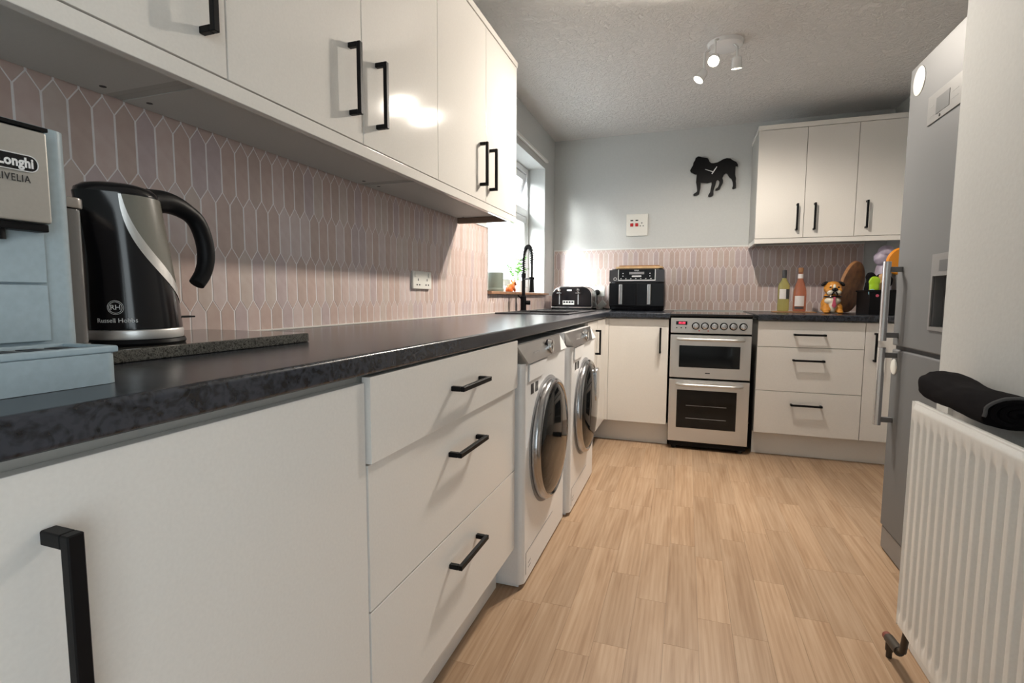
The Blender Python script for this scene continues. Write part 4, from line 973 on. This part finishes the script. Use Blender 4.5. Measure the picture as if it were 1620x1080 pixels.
# ------------------------------------------------------------------ radiator and towel
def radiator():
    RX, y0, y1, z0, z1 = 1.668, .43, 1.4345, .180, .7595
    c = thing('radiator', 'white ribbed double panel radiator on the near wall', 'radiator', (1.72, (y0+y1)/2, z0))
    # fluted front panel: height field over y
    P = .0345; ys = []
    n = int(round((y1-y0-.03)/P)); ym = 16
    def face(xb, sgn, name):
        mb = MB(); cols = []; ny = n*ym
        zz = [z0, z0+.006, z0+.030, z0+.048, z1-.060, z1-.042, z1-.020, z1-.014, z1]
        env = [0, 0, 0, 1, 1, 0, 0, 0, 0]; roll = [.010, 0, 0, 0, 0, 0, -.001, 0, .006]
        for i in range(ny+1):
            y = y0+.015+(y1-y0-.03)*i/ny; t = (i % ym)/ym; w = .5-.5*math.cos(2*PI*t); w = min(1, w*1.6)
            cols.append([(xb+sgn*(.0075*(1-w)*e+r), y, z) for z, e, r in zip(zz, env, roll)])
        e0 = [(xb+sgn*.010, y0, z) for z in zz]; e1 = [(xb+sgn*.010, y1, z) for z in zz]
        a0 = [(xb+sgn*.001, y0+.003, z) for z in zz]; a1 = [(xb+sgn*.001, y1-.003, z) for z in zz]
        cols = [e0, a0]+cols+[a1, e1]; m = len(zz); vs = [p for q in cols for p in q]
        fs = [(i*m+k, (i+1)*m+k, (i+1)*m+k+1, i*m+k+1) for i in range(len(cols)-1) for k in range(m-1)]
        mb.add(vs, fs); part(c, name, mb, 'radiator', ang=1.0)
    face(RX, 1, 'front_panel'); face(RX+.085, -1, 'rear_panel')
    part(c, 'top_rail', MB().box(RX+.004, RX+.016, y0, y1, z1-.012, z1, .003), 'radiator')
    fin = MB()
    for k in range(28): y = y0+.03+k*.0345; fin.box(RX+.014, RX+.070, y, y+.002, z0+.03, z1-.03)
    part(c, 'convector_fins', fin, 'radiator', smooth=False)
    for yy in (y0+.15, y1-.15): part(c, 'wall_bracket', MB().box(RX+.086, XN-.0005, yy-.015, yy+.015, .26, .70), 'radiator', smooth=False)
    # valve at the far end
    vx, vy, vz = RX+.040, y1+.135, .056
    c2 = part(c, 'valve', MB().tube([(vx, y1-.03, z0+.03), (vx, y1+.02, z0+.02), (vx, y1+.05, vz+.02), (vx, y1+.09, vz)], .0085, 12).tube([(vx, y1+.07, vz+.006), (vx, y1+.142, vz-.004)], .013, 16).cyl((vx, vy, vz), (vx, vy, vz-.035), .010, n=14), 'bronze', 'tarnished brass radiator valve')
    part(c2, 'valve_cap', MB().cyl((vx, y1+.142, vz-.004), (vx, y1+.160, vz-.007), .0115, n=16), 'valve_cap', 'rusty red cap')
    part(c, 'supply_pipe', MB().cyl((vx, vy, .001), (vx, vy, vz-.035), .0075, n=14), 'bronze')
radiator()
def towel():
    c = thing('bath_towel', 'rolled black bath towel lying on top of the radiator', 'towel', (1.72, 1.30, .75))
    rings = []; n = 40; K = 34
    ya, yb = 1.475, 1.135
    for k in range(K+1):
        t = k/K; y = ya+(yb-ya)*t
        e = min(1, (t/.16)) if t < .16 else 1
        e = math.sin(e*PI/2)**.6 if t < .16 else 1
        e = max(e, .12)
        rx = .050*e; rz = (.0365-.007*t+.002*math.sin(t*9))*e
        cx, cz = 1.724+.003*math.sin(t*7), .8000-.007*t
        ring = []
        for i in range(n):
            a = 2*PI*i/n; q = Vector((math.cos(a)*1.3, y*9, math.sin(a)*1.3))
            s = 1+.10*noise.noise(q)+.05*noise.noise(q*2.7)
            ca, sa = math.cos(a), math.sin(a)
            ring.append((cx+rx*s*math.copysign(abs(ca)**.85, ca), y+.006*noise.noise(q*1.7), cz+rz*s*math.copysign(abs(sa)**.85, sa)))
        rings.append(ring)
    part(c, 'roll', MB().loft(rings), 'towel', ang=3)
    last = rings[-1]; cx = sum(p[0] for p in last)/n; cz = sum(p[2] for p in last)/n
    part(c, 'hem', MB().tube([(p[0], yb-.002, p[2]) for p in last[2:22]], .0035, 8), 'hem', 'dark grey stitched hem')
    sp = []
    for i in range(70):
        a = i*.24+.6; r = .043*(1-i/78); sp.append((cx+r*math.cos(a), yb-.004, cz+r*.62*math.sin(a)))
    part(c, 'rolled_end', MB().tube(sp, .0045, 7), 'towel')
towel()

# ------------------------------------------------------------------ coffee machine
def coffee():
    z = .9104
    c = thing('coffee_machine', 'blue-grey bean-to-cup coffee machine with steel front on the worktop', 'coffee machine', (.33, .22, z))
    y0, y1, XB = .085, .362, .43
    vert = lambda e: all(v.co.x > XB-.01 for v in e.verts) and abs(e.verts[0].co.z-e.verts[1].co.z) > .1
    part(c, 'body', MB().box(.10, XB, y0, y1, z+.002, 1.200, .014, 4, vert), 'coffee_blue')
    part(c, 'front_panel', MB().box(XB+.0003, XB+.006, y0+.012, y1-.034, .956, 1.020, .001), 'coffee_blue')
    part(c, 'upper_panel', MB().box(XB+.0003, XB+.006, y0+.012, y1-.034, 1.0225, 1.080, .001), 'coffee_blue')
    hx = .455
    hd = part(c, 'steel_head', MB().box(XB+.0003, hx, y0+.004, .327, 1.088, 1.188, .003), 'steel_head', 'brushed steel brew head')
    part(hd, 'head_cap', MB().box(XB-.02, hx+.001, y0+.003, .328, 1.1885, 1.193, .001), 'black')
    part(hd, 'head_rim', MB().box(XB+.0003, hx-.004, y0+.006, .325, 1.079, 1.0875, .001), 'black')
    part(hd, 'spout', MB().box(XB+.002, hx-.004, .20, .26, 1.066, 1.0788, .003).cyl((hx-.012, .283, 1.0787), (hx-.012, .283, 1.068), .006, n=12), 'black')
    # badge and lettering
    bz = 1.150
    bd = part(hd, 'badge', MB().prism(rrect(.214, .3165, bz-.009, bz+.009, .0085), 'yz', hx+.0003, hx+.0012), 'black_gloss', 'black rounded badge', smooth=False)
    part(bd, 'badge_lettering', text_mb("De'Longhi", .0140, lambda u, v, w: (hx+.0016+w, .3118+u*.80, bz+v), align='RIGHT', bold=.0005, spacing=1.05), 'print_white', smooth=False)
    ol = MB(); pr = rrect(.2145, .316, bz-.0085, bz+.0085, .008)
    ol.tube([(hx+.0013, a, b) for a, b in pr+[pr[0]]], .0006, 5, cap=False); part(bd, 'badge_outline', ol, 'print_white')
    part(hd, 'model_lettering', text_mb('RIVELIA', .0108, lambda u, v, w: (hx+.0006+w, .3085+u*.74, 1.133+v), align='RIGHT', spacing=1.15), 'print_dark', smooth=False)
    # drip tray
    tr = part(c, 'drip_tray', MB().box(XB+.0065, .525, y0-.002, .342, z, .9445, .012, 4, lambda e: all(v.co.x > .5 for v in e.verts) and abs(e.verts[0].co.z-e.verts[1].co.z) > .02), 'coffee_blue')
    rim = cells([XB+.007, XB+.014, .517, .525], [y0-.002, y0+.006, .334, .342], .9447, .9525, lambda i, j: not (i == 1 and j == 1), .002)
    part(tr, 'tray_rim', rim, 'coffee_blue')
    part(tr, 'grill', MB().box(XB+.0145, .5165, y0+.0065, .3335, .9447, .9485), 'steel_dark', smooth=False)
    sl = MB()
    for k in range(9):
        yy = y0+.018+k*.026
        sl.box(XB+.022, .509, yy, yy+.016, .9486, .9494)
    part(tr, 'grill_slots', sl, 'print_dark', smooth=False)
    tk = part(c, 'water_tank', MB().prism(rrect(.18, .385, .3625, .402, .012), 'xy', .945, 1.120, .002), 'clear_tank', 'smoked clear water tank')
    part(tk, 'tank_lid', MB().prism(rrect(.178, .387, .3625, .404, .012), 'xy', 1.1203, 1.134, .002), 'steel_dark')
    part(tk, 'tank_base', MB().prism(rrect(.178, .387, .3625, .404, .012), 'xy', z, .9447, .002), 'steel')
coffee()

# ------------------------------------------------------------------ granite board and kettle
single('granite_board', 'dark speckled granite worktop saver under the kettle', 'board', MB().prism(rrect(.045, .362, .41, .845, .012), 'xy', .9104, .9300, .003), 'granite', (.2, .63, .9104))
def kettle():
    cx, cy, z = .277, .531, .9303
    c = thing('kettle', 'black electric jug kettle with silver blade trim on the granite board', 'kettle', (cx, cy, z))
    part(c, 'power_base', MB().lathe([(0, 0), (.069, 0), (.071, .004), (.069, .009), (0, .010)], (cx, cy, z), 'z', 48), 'black')
    part(c, 'base_ring', MB().lathe([(.056, .0102), (.0665, .0102), (.0675, .014), (.0675, .023), (.0655, .0255), (.056, .0255)], (cx, cy, z), 'z', 56), 'steel', 'polished steel base ring')
    def ring(h, grow=0):
        t = (h-.026)/.215; r = .0665-.0165*t**1.25+grow; off = -.010*t; n = 64; out = []
        for k in range(n):
            a = 2*PI*k/n; rr = r
            sp = max(0, math.cos(a+PI/2))**8*max(0, (t-.45)/.55)**1.5*.017      # spout towards -y
            rr += sp
            out.append((cx+rr*math.cos(a), cy+off+rr*math.sin(a), z+h))
        return out
    hs = [.026, .03, .05, .08, .11, .14, .17, .20, .218, .230, .234]
    part(c, 'jug', MB().loft([ring(h) for h in hs]), 'black_gloss', ang=.9)
    top = ring(.234); mx = sum(p[0] for p in top)/64; my = sum(p[1] for p in top)/64
    lid = [[(mx+(p[0]-mx)*s, my+(p[1]-my)*s, z+.2342+h) for p in top] for s, h in ((.985, 0), (.96, .006), (.80, .013), (.5, .018), (.15, .020))]
    part(c, 'lid', MB().loft(lid), 'black_gloss', ang=.9)
    # curved trim on the handle side: follows the jug surface
    def surf(h, a, g):
        t = (h-.026)/.215; r = .0665-.0165*t**1.25+g; return (cx+r*math.cos(a), cy-.010*t+r*math.sin(a), z+h)
    def patch(edge0, edge1, g, n=26, m=8):
        vs = []; fs = []
        for i in range(n+1):
            h, a0 = edge0(i/n); _, a1 = edge1(i/n)
            for j in range(m+1): vs.append(surf(h, a0+(a1-a0)*j/m, g))
        for i in range(n):
            for j in range(m): b = i*(m+1)+j; fs.append((b, b+1, b+m+2, b+m+1))
        return MB().add(vs, fs)
    curve = lambda t: (.232-.166*t, -.66+1.62*t**2.2)               # height, angle of the blade's left edge
    part(c, 'blade_trim', patch(lambda t: curve(t), lambda t: (0, curve(t)[1]+.07+.42*t), .0008), 'steel', 'silver curved blade trim')
    part(c, 'water_window', patch(lambda t: curve(t), lambda t: (0, max(curve(t)[1]+.30, 1.15)), .0004), 'kettle_grey', 'smoky grey window panel')
    # handle
    hp = [(.234, .030), (.238, .062), (.230, .093), (.214, .117), (.182, .131), (.148, .134), (.120, .126), (.100, .112)]
    pts = []
    P_ = [Vector((0, y, h)) for h, y in hp]
    for i in range(len(P_)-1):
        p0, p1, p2, p3 = P_[max(0, i-1)], P_[i], P_[i+1], P_[min(len(P_)-1, i+2)]
        for k in range(6):
            t = k/6; pts.append(.5*((2*p1)+(p2-p0)*t+(2*p0-5*p1+4*p2-p3)*t*t+(3*p1-p0-3*p2+p3)*t**3))
    pts.append(P_[-1]); m = len(pts)
    rad = [.021-.008*min(1, i/14)+.002*math.sin(i/m*PI) for i in range(m)]
    part(c, 'handle', MB().tube([(cx+.004, cy+p.y, z+p.z) for p in pts], rad, 18), 'black', 'open curved black handle', ang=1)
    part(c, 'switch', MB().box(cx+.004, cx+.022, cy+.062, cy+.092, z+.040, z+.043, .001), 'black')
    # lettering wrapped round the jug, seen from the room
    a_c = -.93
    def wrap(h0):
        return lambda u, v, w: surf(h0+v, a_c+u/.066, .0006+w)
    part(c, 'lettering', text_mb('Russell Hobbs', .0094, wrap(.040)), 'print_white', 'white printed lettering', smooth=False)
    em = MB()
    for r in (.0105, .0085):
        em.tube([surf(.060+r*math.sin(t), a_c+r*math.cos(t)/.066, .0006) for t in [2*PI*k/24 for k in range(25)]], .0004, 4, cap=False)
    part(c, 'emblem', em, 'print_white', 'round printed emblem')
    part(c, 'emblem_lettering', text_mb('RH', .0105, wrap(.060)), 'print_white', smooth=False)
kettle()

# ------------------------------------------------------------------ sets of alike things
GROUPS = {'base_cabinet': 'white base cabinets', 'drawer_unit': 'white three-drawer base units', 'wall_cabinet': 'white wall cabinets', 'plinth': 'white plinth boards',
          'worktop': 'black worktops', 'washing_machine': 'washing machines under the worktop', 'wine_bottle': 'wine bottles on the thin board', 'double_socket': 'double wall sockets',
          'chopping_board': 'boards on the air fryer', 'fridge_magnet': 'round fridge magnets'}
for o in S.objects:
    k = o.name.split('.')[0]
    if o.parent is None and k in GROUPS: o['group'] = GROUPS[k]
